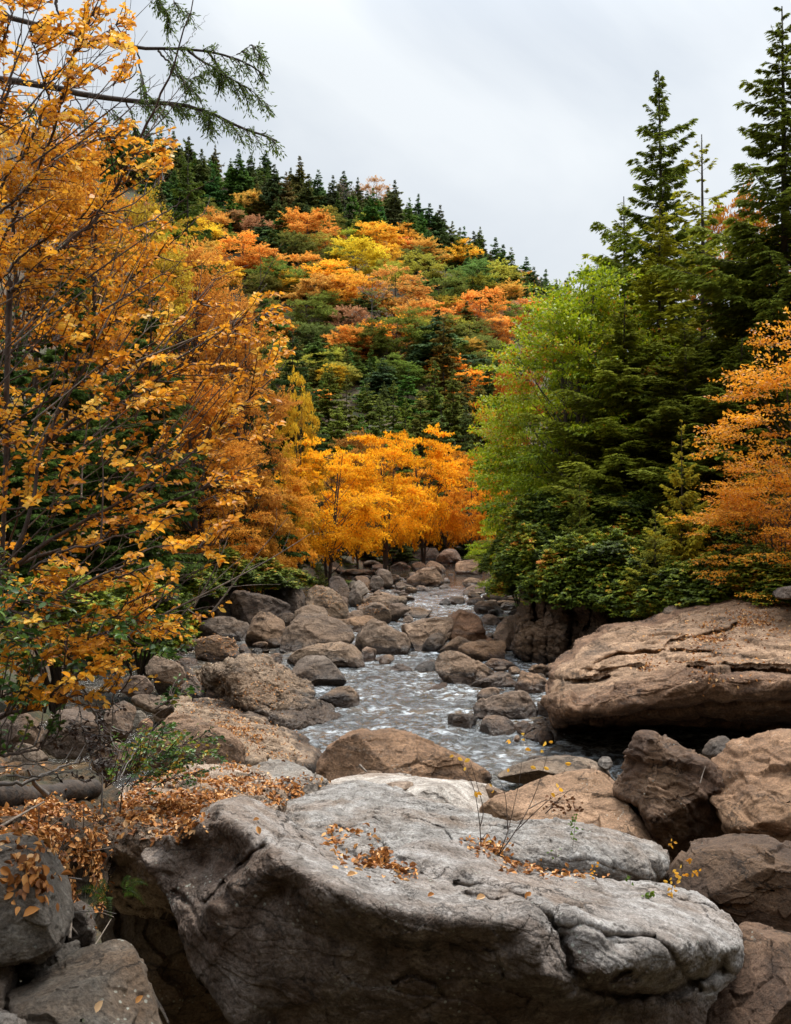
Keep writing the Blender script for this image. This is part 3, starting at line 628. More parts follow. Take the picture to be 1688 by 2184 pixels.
# right hand boulders, near
r_bot = rock('pale-topped reddish boulder spotted with lichen in the lower right corner', R2((1475, 1000), (1500, 975), (1560, 985), (1688, 1020), (1880, 1060), (1990, 1300), (1990, 1650), (1300, 1650), (1290, 1480), (1330, 1320), (1430, 1200)), 6.2, 1.8, .6, tint=warm((.72, .58, .48)), amp=.03, cuts=4, q=.5)
r_low = rock('dark brown wedge-shaped boulder at the right edge above the lichened one', R2((1262, 540), (1275, 512), (1340, 505), (1400, 530), (1450, 560), (1560, 590), (1640, 628), (1700, 640), (1900, 640), (1980, 900), (1900, 1090), (1688, 1040), (1580, 1010), (1480, 970), (1380, 920), (1290, 850), (1180, 780), (1230, 700), (1290, 630)), 8.0, 2.2, .35, tint=warm((.50, .40, .32)), amp=.045, cuts=7, q=.5)
r_tan = rock('tall tan block at the right edge with pale streaked top', R2((1340, 300), (1380, 240), (1440, 192), (1520, 172), (1600, 160), (1688, 152), (1830, 160), (1950, 300), (1950, 640), (1760, 660), (1640, 628), (1560, 590), (1440, 560), (1400, 480), (1350, 420)), 9.8, 2.4, .4, tint=warm((1.1, .88, .68)), amp=.05, cuts=7, q=.5, strata=.015, dip=(.2, 0, 1))
r_dark = rock('jagged dark brown boulder with a ridged peak between the tan block and the domed rock', R2((897, 300), (905, 255), (950, 225), (1000, 215), (1020, 180), (1075, 168), (1130, 200), (1180, 215), (1240, 250), (1340, 285), (1400, 400), (1430, 520), (1330, 560), (1280, 620), (1260, 700), (1200, 680), (1120, 590), (1060, 450), (980, 410), (915, 350)), 10.2, 2.2, .45, tint=warm((.55, .42, .32)), amp=.09, cuts=8, q=.6, strata=.025, dip=(.5, .2, 1))
r_dome = rock('smooth tan domed boulder behind the grey ledge', R2((380, 470), (440, 420), (500, 400), (580, 375), (640, 350), (710, 322), (780, 310), (840, 315), (890, 335), (960, 392), (1020, 440), (1070, 500), (1110, 570), (1180, 650), (1200, 720), (1150, 760), (900, 740), (600, 680), (420, 560)), 10.6, 2.6, .7, tint=warm((1.28, 1.08, .9)), amp=.035, cuts=4, q=.6)
r_pale = rock('flat pale bleached slab behind the grey ledge', DD((690, 1690), (720, 1664), (800, 1654), (860, 1656), (930, 1668), (1000, 1672), (1050, 1682), (1070, 1712), (1000, 1760), (860, 1750), (740, 1730)), 11.4, 2.4, 2.2, tint=(1.9, 1.9, 1.9), amp=.03, cuts=3)
rock('pinkish low stone on top of the bleached slab', R2((-60, 360), (0, 345), (70, 345), (80, 365), (20, 385), (-50, 385)), 11.0, .6, 1.2, tint=(1.4, 1.15, .95), amp=.03)
rock('small dark brown stone at the right end of the bleached slab', R2((385, 380), (395, 350), (420, 375), (460, 385), (470, 400), (410, 425)), 11.0, .4, .4, tint=RD, amp=.09)
rock('flat grey shelf at the waterline beside the dome', R2((428, 322), (500, 285), (560, 262), (640, 245), (700, 240), (790, 245), (845, 262), (860, 285), (820, 320), (700, 340), (520, 350)), 15.0, 3.0, 2.2, tint=(1.0, .9, .78), amp=.03, cuts=3)
rock('pale tan low stone beside the grey shelf', R2((800, 300), (830, 270), (900, 282), (920, 330), (900, 345), (830, 335)), 14.2, 1.6, 1.8, tint=(1.4, 1.15, .95), amp=.03)
rock('grey stone tucked behind the jagged dark boulder', R2((860, 270), (880, 240), (910, 240), (930, 270), (900, 300)), 13.6, .7, .5, tint=G1)
rock('small pale stone seen between the jagged boulder and the tan block', R2((1270, 246), (1310, 240), (1350, 262), (1350, 330), (1280, 300)), 12.5, .8, .8, tint=TN)
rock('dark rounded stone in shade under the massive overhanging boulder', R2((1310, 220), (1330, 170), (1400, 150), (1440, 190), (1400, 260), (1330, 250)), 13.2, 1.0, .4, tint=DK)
rock('broad brown hump-backed boulder in midstream just behind the bleached slab', DD((688, 1640), (696, 1615), (718, 1588), (755, 1568), (778, 1562), (800, 1570), (832, 1562), (868, 1567), (905, 1585), (960, 1608), (1015, 1640), (1055, 1664), (1062, 1690), (1040, 1712), (900, 1712), (700, 1700)), 16.0, 2.4, .7, tint=warm((1.1, .88, .68)), amp=.04, cuts=5, q=.6)
rock('little brown stone against the foot of the hump-backed boulder', R3((1300, 1640), (1350, 1612), (1420, 1604), (1475, 1608), (1485, 1640), (1400, 1660)), 14.2, .5, .6, tint=RD)

# the massive overhanging boulder on the right
BIG_POLY = R5((60, 950), (90, 900), (115, 820), (150, 745), (200, 712), (260, 690), (275, 640), (320, 590), (420, 555), (480, 500), (530, 480), (680, 468), (830, 458), (900, 420), (1000, 385), (1150, 342), (1300, 300), (1420, 260), (1570, 235), (1700, 215), (2000, 220), (2200, 700), (2150, 1150), (1800, 1260), (1400, 1240), (1100, 1260), (800, 1290), (400, 1285), (200, 1240), (145, 1170), (148, 1080), (110, 1010))
def T5(*p): return [(*R5((a, b))[0], c) for a, b, c in p]
BIG_CTRL = [
    T5((60, 950, 19.3), (150, 745, 21), (260, 690, 21.8), (320, 590, 22.8), (530, 480, 23.8), (830, 458, 24), (1150, 342, 24.5), (1570, 237, 25), (2000, 222, 25.5)),
    T5((60, 955, 19), (200, 905, 18.5), (400, 880, 18.1), (540, 835, 18.0), (800, 782, 17.9), (900, 745, 17.9), (1030, 720, 17.8), (1200, 735, 17.5), (1450, 745, 17.2), (1700, 760, 17.0), (2150, 760, 17)),
    T5((130, 1000, 18.4), (160, 1080, 18.3), (400, 1040, 17.8), (640, 1020, 17.75), (760, 985, 17.7), (1000, 975, 17.6), (1100, 925, 17.5), (1340, 935, 17.3), (1688, 925, 17.0), (2150, 900, 17)),
    T5((420, 1075, 18.5), (660, 1040, 18.3), (780, 1010, 18.2), (1050, 1000, 18.0), (1340, 955, 17.8), (1688, 945, 17.6)),
    T5((170, 1150, 20.0), (500, 1120, 20.4), (800, 1110, 20.2), (1100, 1110, 19.6), (1400, 1140, 19.2), (1688, 1150, 19.2), (2100, 1150, 19)),
    T5((200, 1240, 22.0), (500, 1260, 23.5), (900, 1265, 23.5), (1300, 1230, 22.5), (1700, 1240, 21.5)),
    T5((270, 700, 20.9), (400, 715, 20.6), (540, 650, 20.9), (700, 645, 20.8), (860, 610, 20.9), (1000, 565, 21.2), (1150, 515, 21.8)),
    T5((400, 735, 20.1), (700, 690, 20.0), (900, 650, 20.0), (1100, 630, 20.0), (1400, 600, 20.2), (1688, 600, 20)),
    T5((200, 800, 19.8), (330, 820, 19.4), (600, 770, 19.0), (800, 740, 18.9)), T5((1400, 420, 22.5)), T5((1000, 440, 23))]
big_rock = formed_rock('massive overhanging tan boulder on the right with leaves in its hollows and black shade beneath', BIG_POLY, BIG_CTRL, back=4.5, tint=warm((1.4, 1.22, 1.05)), seed=6.6, fcut=.22, shade_stain=[R5((a, b))[0] for a, b in ((0, 930), (200, 905), (400, 880), (540, 835), (800, 782), (900, 745), (1030, 715), (1200, 735), (1450, 745), (1700, 760), (2200, 760))], nu=1100, nv=520, amp=0.03, size=2.4, strata=0.034, dip=(-.16, 0.1, 1), mat=ROCK_MID, roll=0.2, fine=0.03,
    grooves=[(R5((210, 1090), (400, 1050), (520, 1035), (640, 1025), (720, 990), (860, 985), (1060, 965), (1160, 940), (1300, 945), (1350, 920), (1500, 930), (1700, 920)), 6, 1.3), (R5((390, 710), (540, 650), (700, 640), (860, 630), (1000, 640), (1150, 640)), 6, .6), (R5((870, 600), (900, 560), (1050, 545), (1200, 510), (1330, 455)), 5, .5), (R5((200, 820), (380, 815), (470, 790)), 4, .35),
             (R5((1020, 720), (1200, 735), (1450, 740), (1700, 755)), 5, .5), (R5((160, 1120), (400, 1110), (700, 1100), (900, 1140), (1100, 1150)), 9, .8), (R5((1060, 1000), (1200, 1080), (1350, 1060), (1500, 1120), (1688, 1080)), 5, .5), (R5((300, 760), (500, 740), (700, 720)), 4, .3)])
rock('dark flat stone lying on top of the massive overhanging boulder at the right edge', R5((1565, 240), (1600, 215), (1680, 200), (1800, 195), (1850, 260), (1700, 275), (1600, 275)), 22.5, 2.0, .4, tint=(.7, .6, .55), cuts=6)
# the cliff under the evergreens
def T4(*p): return [(*R4((a, b))[0], c) for a, b, c in p]
formed_rock('dark brown cliff under the evergreens, split by vertical cracks and streaked with damp', R4((985, 600), (1005, 560), (1040, 440), (1050, 300), (1200, 240), (1500, 260), (1800, 300), (2100, 340), (2200, 500), (2100, 700), (1800, 740), (1500, 760), (1430, 830), (1340, 880), (1270, 890), (1200, 900), (1110, 875), (1060, 860), (1000, 800), (978, 720)),
    [T4((985, 600, 30.6), (980, 720, 30.3), (1000, 800, 29.9), (1080, 870, 29.3), (1200, 895, 29.0), (1340, 880, 28.8), (1500, 780, 29.0)), T4((1050, 600, 29.7), (1090, 700, 29.2), (1100, 560, 29.5), (1060, 420, 30.2)), T4((1130, 600, 29.9), (1150, 760, 29.5)),
     T4((1200, 600, 29.0), (1240, 760, 28.8), (1320, 700, 28.7), (1300, 480, 29.1)), T4((1400, 560, 29.6), (1400, 700, 29.2)), T4((1480, 520, 28.6), (1520, 640, 28.5), (1600, 560, 28.9), (1560, 700, 28.4)), T4((1750, 540, 29.4), (1900, 560, 28.8), (2100, 560, 28.5)), T4((1050, 310, 31), (1500, 270, 31), (2100, 350, 30.5)), T4((1200, 400, 29.6), (1700, 400, 29.8))],
    back=3.0, tint=(.62, .44, .31), seed=5.1, nu=520, nv=240, amp=.045, size=2.2, strata=.03, dip=(1, .2, .15), mat=ROCK_MID, fine=.05, roll=.4, name='cliff', cat='cliff',
    grooves=[(R4((1110, 400), (1120, 560), (1105, 700), (1095, 860)), 3, .7), (R4((1060, 600), (1050, 700), (1075, 820)), 3, .35), (R4((1350, 400), (1380, 560), (1350, 700), (1330, 860)), 4, .6), (R4((1450, 640), (1500, 520), (1490, 440)), 3, .5), (R4((1440, 700), (1560, 730), (1640, 700)), 3, .4), (R4((1200, 420), (1190, 600), (1200, 880)), 3, .25)])
rock('grey dome of rock showing between the evergreens and the massive boulder', R5((785, 460), (820, 400), (870, 340), (960, 322), (1040, 330), (1060, 370), (900, 470)), 26, 1.5, .5, tint=(.9, .8, .7))

# stones of the stream: outline, distance, tint, extra
ST = [
 (R4((430, 830), (445, 790), (490, 780), (560, 790), (620, 810), (680, 840), (770, 890), (855, 940), (850, 975), (780, 1010), (700, 1025), (600, 1020), (520, 1000), (460, 930)), 28.5, (1.05, .88, .7), 'smooth egg-shaped tan boulder at the right bank of the riffle'),
 (R4((500, 640), (510, 600), (545, 555), (600, 535), (640, 500), (690, 484), (715, 500), (740, 560), (760, 620), (790, 660), (830, 690), (800, 715), (740, 725), (520, 725)), 33, RD, 'pointed rust-brown boulder with twisted grooves in the middle of the stream'),
 (R4((180, 645), (250, 605), (330, 580), (440, 565), (560, 563), (570, 620), (520, 720), (420, 770), (300, 795), (250, 750)), 34, (1.35, 1.15, .95), 'broad flat pale slab in midstream left of the pointed rust-brown boulder'),
 (R4((340, 800), (370, 730), (420, 675), (480, 650), (520, 690), (510, 740), (480, 790), (400, 815)), 32, (.6, .6, .62), 'wet dark grey stone leaning on the flat pale slab'),
 (R4((440, 800), (480, 760), (560, 715), (610, 680), (660, 665), (700, 675), (725, 715), (720, 750), (580, 790)), 31.5, (1.0, .85, .7), 'greyish sloping stone in front of the pointed rust-brown boulder'),
 (R4((560, 785), (620, 755), (700, 728), (790, 722), (870, 730), (938, 730), (945, 800), (900, 860), (800, 880), (680, 850)), 30.2, (1.0, .8, .6), 'long brown boulder between the egg-shaped boulder and the cliff'),
 (R4((295, 915), (330, 880), (400, 850), (440, 845), (460, 900), (480, 945), (400, 945), (320, 935)), 28.3, (.28, .26, .25), 'black wet rock awash left of the egg-shaped boulder'),
 (R4((765, 870), (800, 845), (860, 838), (920, 850), (970, 872), (1010, 900), (970, 940), (860, 915)), 28.6, BR, 'brown stone behind the right end of the egg-shaped boulder'),
 (R4((680, 1030), (720, 1000), (800, 965), (880, 935), (940, 930), (985, 960), (960, 1010), (850, 1050), (740, 1060), (690, 1050)), 26.5, BR, 'low brown stone below the egg-shaped boulder'),
 (R4((838, 1000), (880, 970), (950, 968), (995, 1000), (990, 1050), (900, 1060)), 25.6, (1.05, .85, .66), 'small square brown stone beside the low brown stone'),
 (R4((955, 1010), (960, 960), (990, 930), (1060, 928), (1120, 945), (1190, 965), (1245, 1000), (1235, 1050), (1200, 1085), (1120, 1092), (1040, 1070), (980, 1040)), 25.2, (1.1, .86, .64), 'blocky tan boulder touching the tip of the massive overhanging boulder'),
 (R4((720, 1110), (740, 1060), (800, 1040), (850, 1035), (880, 1060), (860, 1110), (740, 1180)), 24.4, BR, 'rounded double stone behind the pitted brown boulder'),
 (R4((712, 1200), (720, 1160), (780, 1110), (840, 1065), (900, 1048), (980, 1050), (1040, 1065), (1100, 1100), (1150, 1140), (1160, 1210), (1130, 1270), (960, 1260), (730, 1240)), 22.8, (1.0, .78, .58), 'pitted brown boulder on the right bank above the pebbles'),
 (R4((1130, 1130), (1180, 1100), (1260, 1110), (1290, 1200), (1260, 1270), (1160, 1250)), 22.2, BR, 'broken brown stone between the pitted boulder and the massive one'),
 (R4((523, 1255), (535, 1225), (565, 1206), (640, 1212), (700, 1225), (745, 1245), (730, 1280), (680, 1300), (600, 1300), (550, 1285)), 20.8, (.65, .58, .5), 'dark oblong stone at the water edge of the right bank'),
 (R4((710, 1290), (740, 1250), (780, 1232), (850, 1228), (910, 1240), (960, 1270), (985, 1310), (975, 1350), (880, 1362), (780, 1340), (730, 1310)), 20.2, (1.05, .84, .64), 'rounded brown stone with a wet foot next to the dark oblong one'),
 (R4((982, 1295), (1010, 1270), (1060, 1258), (1110, 1272), (1115, 1305), (1060, 1335), (1010, 1325)), 20.1, TN, 'small smooth tan stone beside the pebbles'),
 (R4((1140, 1330), (1150, 1300), (1210, 1295), (1250, 1320), (1250, 1380), (1150, 1385)), 19.2, BR, 'square brown stone at the lower end of the pebbles'),
 (R4((970, 1385), (985, 1362), (1010, 1360), (1020, 1385), (1000, 1395)), 18.6, TN, 'single cobble alone in dark water near the pebbles'),
 (R4((1000, 1560), (1010, 1530), (1120, 1500), (1300, 1505), (1500, 1525), (1530, 1550), (1350, 1560), (1100, 1575)), 17.2, (.62, .55, .48), 'dark water-level rock strip behind the grey shelf'),
 (R4((345, 1075), (370, 1050), (430, 1030), (480, 1003), (515, 1000), (522, 1025), (470, 1050), (410, 1070)), 25.8, BR, 'low brown rock with a tail of foam in the rapid'),
 (R4((120, 905), (140, 880), (190, 868), (250, 890), (290, 920), (240, 945), (170, 935)), 28.6, (1.0, .8, .62), 'flat brown stone awash in the rapid'),
 (R4((215, 1000), (250, 980), (290, 985), (285, 1005), (240, 1012)), 27, (.5, .5, .42), 'tiny mossy stone in the white water'),
 (R4((-60, 1010), (-30, 965), (30, 955), (80, 970), (110, 990), (60, 1010)), 27, (1.25, 1.1, .95), 'pale flat stone under the white water'),
 (R4((0, 860), (60, 825), (110, 808), (160, 810), (170, 830), (120, 860), (60, 875)), 30.2, TN, 'low tan stone at the upstream end of the rapid'),
 (R4((735, 565), (780, 538), (840, 545), (890, 585), (870, 615), (800, 625), (745, 605)), 37, TN, 'low tan stone behind the pointed rust-brown boulder'),
 (R4((838, 640), (870, 605), (920, 565), (980, 535), (1045, 512), (1055, 590), (980, 650), (860, 670)), 33.5, (1.25, 1.05, .85), 'pale stone leaning against the cliff corner'),
 (R4((835, 705), (870, 655), (930, 635), (985, 640), (985, 735), (860, 735)), 32, BR, 'brown stone at the foot of the cliff corner'),
 (R4((780, 710), (815, 690), (850, 715), (840, 725), (790, 725)), 32.4, RD, 'tiny reddish stone between the pointed boulder and the cliff'),
 (R4((700, 490), (730, 455), (780, 438), (840, 448), (880, 480), (900, 515), (890, 545), (740, 548)), 39.5, (.9, .74, .6), 'brown dome-shaped stone upstream of the pointed boulder'),
 (R4((640, 460), (665, 428), (730, 418), (785, 430), (720, 470), (650, 490)), 42, BR, 'brown stone behind the left flank of the dome-shaped one'),
 (R4((765, 410), (800, 390), (850, 382), (920, 395), (955, 430), (930, 470), (860, 475), (800, 440)), 43, TN, 'rounded tan stone upstream of the dome-shaped one'),
 (R4((883, 490), (905, 455), (950, 442), (1000, 452), (1040, 485), (1020, 515), (940, 522)), 40, (1.05, .9, .74), 'greyish stone near the cliff under the low branches'),
 (R4((925, 540), (960, 510), (1040, 490), (1045, 530), (960, 555)), 37.5, BR, 'low brown stone at the foot of the greyish stone'),
 (R4((625, 380), (660, 350), (710, 340), (765, 355), (792, 390), (740, 412), (640, 412)), 47, TN, 'tan stone with a flat top above the small falls'),
 (R4((622, 330), (650, 295), (690, 284), (740, 300), (790, 325), (780, 350), (640, 358)), 52, (1.1, .95, .8), 'rounded pair of stones below the far pool'),
 (R4((582, 265), (580, 215), (592, 178), (650, 168), (730, 172), (762, 205), (765, 262), (700, 270)), 68, (1.2, 1.0, .82), 'big tan block standing in the far pool'),
 (R4((440, 195), (455, 150), (490, 110), (535, 78), (600, 82), (622, 155), (600, 190), (500, 200)), 84, (.85, .7, .58), 'dark boulder with a pale cap at the head of the far pool'),
 (R4((280, 100), (340, 85), (480, 90), (500, 130), (440, 170), (360, 175), (290, 150)), 92, (.6, .48, .4), 'dark ledge under the far orange trees'),
 (R4((370, 220), (385, 180), (410, 168), (480, 195), (510, 235), (490, 265), (410, 262)), 66, (1.1, .92, .76), 'tan stone behind the big left block of the far pool'),
 (R4((250, 310), (300, 260), (360, 225), (410, 210), (460, 215), (490, 250), (495, 320), (450, 345), (380, 356), (280, 345)), 57, (1.05, .88, .72), 'large tan block on the left side of the far pool'),
 (R4((270, 200), (290, 170), (340, 180), (390, 200), (370, 250), (290, 240)), 66, BR, 'brown stone up the bank from the far pool'),
 (R4((155, 345), (175, 318), (230, 318), (290, 350), (300, 375), (220, 382), (170, 372)), 51, BR, 'brown stone at the left of the small falls'),
 (R4((298, 360), (325, 338), (370, 345), (402, 372), (370, 392), (310, 388)), 50.5, TN, 'tan stone in front of the large tan block'),
 (R4((460, 365), (480, 335), (520, 332), (550, 358), (530, 375)), 53, TN, 'light stone at the outflow of the far pool'),
 (R4((490, 320), (505, 285), (535, 290), (545, 320), (520, 330)), 56, (1.3, 1.1, .92), 'pale little stone at the lip of the far pool'),
 (R4((400, 405), (440, 392), (500, 392), (560, 398), (540, 420), (430, 420)), 47, BR, 'flat brown stone in the upper riffle'),
 (R4((463, 475), (480, 440), (515, 425), (545, 445), (545, 485), (490, 490)), 41.5, (.65, .55, .46), 'dark angular stone in the upper riffle'),
 (R4((530, 450), (535, 415), (590, 405), (630, 420), (645, 455), (600, 482), (545, 480)), 42.5, (1.05, .88, .7), 'brown stone with a lighter top in the upper riffle'),
 (R4((120, 500), (130, 465), (200, 455), (260, 470), (290, 490), (230, 510), (180, 540), (135, 540)), 41, BR, 'brown wedge on the left side of the upper riffle'),
 (R4((160, 545), (200, 505), (270, 490), (350, 495), (430, 520), (440, 550), (360, 575), (230, 560)), 37, (1.15, 1.0, .82), 'wide flat tan stone across the left side of the upper riffle'),
 (R4((215, 575), (230, 550), (280, 545), (300, 570), (260, 580)), 35.5, TN, 'small tan stone in front of the wide flat one'),
 (R4((440, 550), (460, 532), (520, 532), (550, 548), (520, 562)), 36.5, TN, 'low rounded stone behind the flat pale slab'),
 (R4((795, 285), (795, 235), (850, 225), (900, 225), (900, 290), (830, 300)), 60, (1.25, 1.08, .9), 'light block at the right shore of the far pool'),
 (R4((720, 190), (730, 160), (800, 148), (900, 150), (900, 200), (800, 215)), 74, (1.2, 1.05, .9), 'pale flat rocks on the far right shore'),
 (R4((730, 360), (760, 330), (830, 300), (900, 310), (920, 370), (860, 395), (780, 385)), 48, (.62, .5, .4), 'dark brown rock under the drooping green branches'),
 (R4((890, 400), (920, 350), (1000, 340), (1030, 400), (1000, 440), (930, 430)), 44, RD, 'reddish rock under the drooping green branches'),
 (R4((520, 265), (540, 255), (570, 258), (575, 272), (530, 276)), 62, (1.3, 1.15, 1), 'tiny pale stone poking out of the far pool'),
 (R3((1130, 560), (1230, 575), (1300, 550), (1400, 545), (1460, 590), (1380, 655), (1280, 660), (1220, 620)), 37.5, (1.1, .9, .7), 'tan stone beside the big round brown boulder'),
 (R3((1265, 745), (1310, 690), (1370, 620), (1425, 577), (1480, 600), (1560, 640), (1640, 675), (1662, 720), (1660, 780), (1600, 815), (1440, 810), (1330, 770)), 31.8, (.95, .82, .68), 'boulder with pale left slope and dark right end at the head of the rapid'),
 (R3((1340, 790), (1380, 755), (1420, 750), (1450, 790), (1450, 830), (1350, 850)), 30.2, TN, 'small tan stone in front of the pale-sloped boulder'),
 (R3((1450, 850), (1500, 812), (1560, 810), (1575, 835), (1520, 862), (1470, 865)), 29.4, (1.3, 1.12, .92), 'light oval stone at the edge of the rapid'),
 (R3((790, 650), (830, 590), (880, 548), (960, 530), (1060, 545), (1140, 570), (1200, 590), (1260, 640), (1280, 690), (1255, 745), (1150, 765), (980, 775), (810, 800), (785, 720)), 33, (.92, .74, .54), 'big round-topped brown boulder on the left bar'),
 (R3((850, 570), (880, 520), (940, 485), (1005, 472), (1070, 485), (1110, 530), (1110, 580), (900, 590)), 35.5, (.9, .85, .8), 'grey dome peeping over the big round-topped boulder'),
 (R3((560, 700), (590, 620), (605, 560), (650, 520), (710, 525), (770, 560), (835, 605), (820, 650), (790, 760), (600, 775), (555, 735)), 33.8, (1.0, .85, .7), 'brown boulder with a rounded ridge left of the big round-topped one'),
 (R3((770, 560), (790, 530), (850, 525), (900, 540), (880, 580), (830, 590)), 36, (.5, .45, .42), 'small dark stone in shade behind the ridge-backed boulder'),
 (R3((235, 560), (330, 525), (400, 530), (450, 560), (500, 585), (595, 590), (600, 650), (540, 725), (360, 725), (230, 660)), 35.5, (.85, .72, .6), 'sloping brown boulder at the back of the left bar'),
 (R3((150, 800), (200, 750), (240, 710), (300, 688), (380, 686), (450, 700), (500, 735), (545, 775), (540, 810), (470, 850), (380, 875), (260, 860)), 30.5, (1.0, .82, .64), 'broad brown stone with a patch of dark leaves on top'),
 (R3((500, 730), (560, 740), (600, 790), (580, 820), (530, 810)), 30.8, BR, 'thin brown stone at the right side of the leaf-patched stone'),
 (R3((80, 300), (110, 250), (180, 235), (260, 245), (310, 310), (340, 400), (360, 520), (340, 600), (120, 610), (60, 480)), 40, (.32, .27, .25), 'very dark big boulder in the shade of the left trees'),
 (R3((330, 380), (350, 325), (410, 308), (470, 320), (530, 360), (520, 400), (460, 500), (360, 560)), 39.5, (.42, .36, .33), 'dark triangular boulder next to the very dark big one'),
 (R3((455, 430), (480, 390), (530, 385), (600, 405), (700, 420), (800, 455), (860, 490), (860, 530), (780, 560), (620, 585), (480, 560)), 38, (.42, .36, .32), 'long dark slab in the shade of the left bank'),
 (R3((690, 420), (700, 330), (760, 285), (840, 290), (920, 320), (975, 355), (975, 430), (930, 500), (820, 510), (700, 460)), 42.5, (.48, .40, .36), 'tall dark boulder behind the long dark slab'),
 (R3((960, 450), (985, 390), (1010, 350), (1070, 345), (1130, 370), (1200, 415), (1240, 480), (1250, 530), (1225, 575), (1120, 560), (1000, 500)), 40, (1.05, .95, .82), 'pale leaf-sprinkled boulder right of the tall dark one'),
 (R3((1120, 300), (1160, 270), (1210, 290), (1255, 350), (1250, 420), (1200, 400), (1130, 380)), 47, (.5, .42, .38), 'dark stone under the small fir on the left bank'),
 (R3((1180, 400), (1230, 400), (1260, 440), (1255, 490), (1200, 470)), 45, (.6, .5, .44), 'dark brown stone below the dark one by the fir'),
 (R3((1250, 430), (1260, 380), (1300, 320), (1350, 305), (1400, 330), (1415, 365), (1350, 400), (1330, 470), (1290, 470)), 47, (.95, 1.0, 1.05), 'blue-grey boulder below the small green fern patch'),
 (R3((1250, 345), (1260, 315), (1300, 305), (1315, 330), (1290, 360)), 50, (.8, .88, .9), 'small blue-grey stone beside the blue-grey boulder'),
 (R3((1280, 280), (1330, 272), (1390, 285), (1420, 330), (1400, 340), (1320, 300)), 54, BR, 'brown stone above the blue-grey boulder'),
 (R3((1390, 290), (1430, 270), (1480, 285), (1500, 320), (1450, 340), (1400, 330)), 54, (.8, .7, .62), 'rounded grey-brown stone on the upper left bar'),
 (R3((1440, 240), (1480, 225), (1530, 235), (1560, 290), (1540, 330), (1490, 320)), 58, (.8, .68, .58), 'brown block on the upper left bar'),
 (R3((1340, 440), (1360, 418), (1450, 410), (1560, 405), (1600, 440), (1600, 468), (1480, 475), (1380, 470)), 43, (1.15, .98, .8), 'flat tan slab across the upper left bar'),
 (R3((1300, 500), (1350, 465), (1430, 455), (1500, 470), (1540, 520), (1540, 555), (1450, 565), (1340, 545)), 39.5, (1.0, .82, .64), 'rounded brown boulder strewn with leaves on the upper left bar'),
 (R3((1230, 580), (1250, 540), (1290, 510), (1340, 510), (1370, 545), (1300, 570)), 38.5, BR, 'brown leafy stone behind the tan stone on the left bar'),
 (R3((1420, 400), (1435, 370), (1460, 365), (1485, 395), (1465, 415)), 47, (1.05, .85, .66), 'small angular brown stone on the upper left bar'),
 (R3((840, 860), (880, 800), (960, 745), (1050, 725), (1140, 725), (1230, 740), (1290, 755), (1335, 795), (1345, 850), (1340, 912), (1280, 900), (1150, 890), (900, 890)), 29.4, (1.15, 1.0, .82), 'long flat tan boulder at the left edge of the rapid'),
 (R3((870, 940), (880, 900), (930, 840), (975, 810), (1040, 812), (1100, 840), (1180, 890), (1215, 925), (1242, 970), (1225, 1020), (1130, 1040), (1010, 1050), (930, 1000)), 26.8, (.82, .68, .54), 'dark brown boulder with an angular top at the left edge of the rapid'),
 (R3((1045, 1120), (1090, 1085), (1160, 1048), (1230, 1025), (1290, 1030), (1340, 1075), (1352, 1110), (1320, 1160), (1240, 1185), (1160, 1190), (1080, 1165)), 23.8, (.85, .74, .62), 'rounded wet-footed boulder jutting into the rapid'),
 (R3((200, 960), (240, 920), (280, 900), (300, 960), (280, 1020), (230, 1020)), 27.5, BR, 'brown stone behind the left end of the craggy boulder'),
 (R3((275, 1100), (290, 1060), (320, 1038), (360, 1065), (400, 1110), (380, 1130), (290, 1125)), 23.5, (1.05, .85, .68), 'small pyramid-shaped stone in front of the craggy boulder'),
 (R3((720, 820), (740, 795), (790, 795), (810, 830), (780, 860), (740, 850)), 29.5, BR, 'little brown stone in the still side channel'),
 (R3((590, 790), (620, 765), (660, 770), (670, 795), (630, 805)), 31.5, (.7, .65, .6), 'small grey stone at the head of the side channel'),
 (R3((0, 860), (60, 850), (120, 865), (200, 950), (250, 1030), (280, 1110), (230, 1130), (80, 1110), (-60, 1080), (-60, 920)), 24.5, (.95, .8, .66), 'brown leafy boulder half hidden by the green twigs on the left'),
 (R3((60, 860), (100, 830), (220, 840), (240, 870), (180, 900), (80, 895)), 29, BR, 'flat brown shelf stone behind the half-hidden boulder'),
 (R3((-40, 700), (0, 640), (100, 620), (210, 660), (215, 730), (120, 800), (-40, 800)), 32, (.6, .52, .45), 'dark stone in the shade behind the left twigs'),
]
BIGLAB = set()
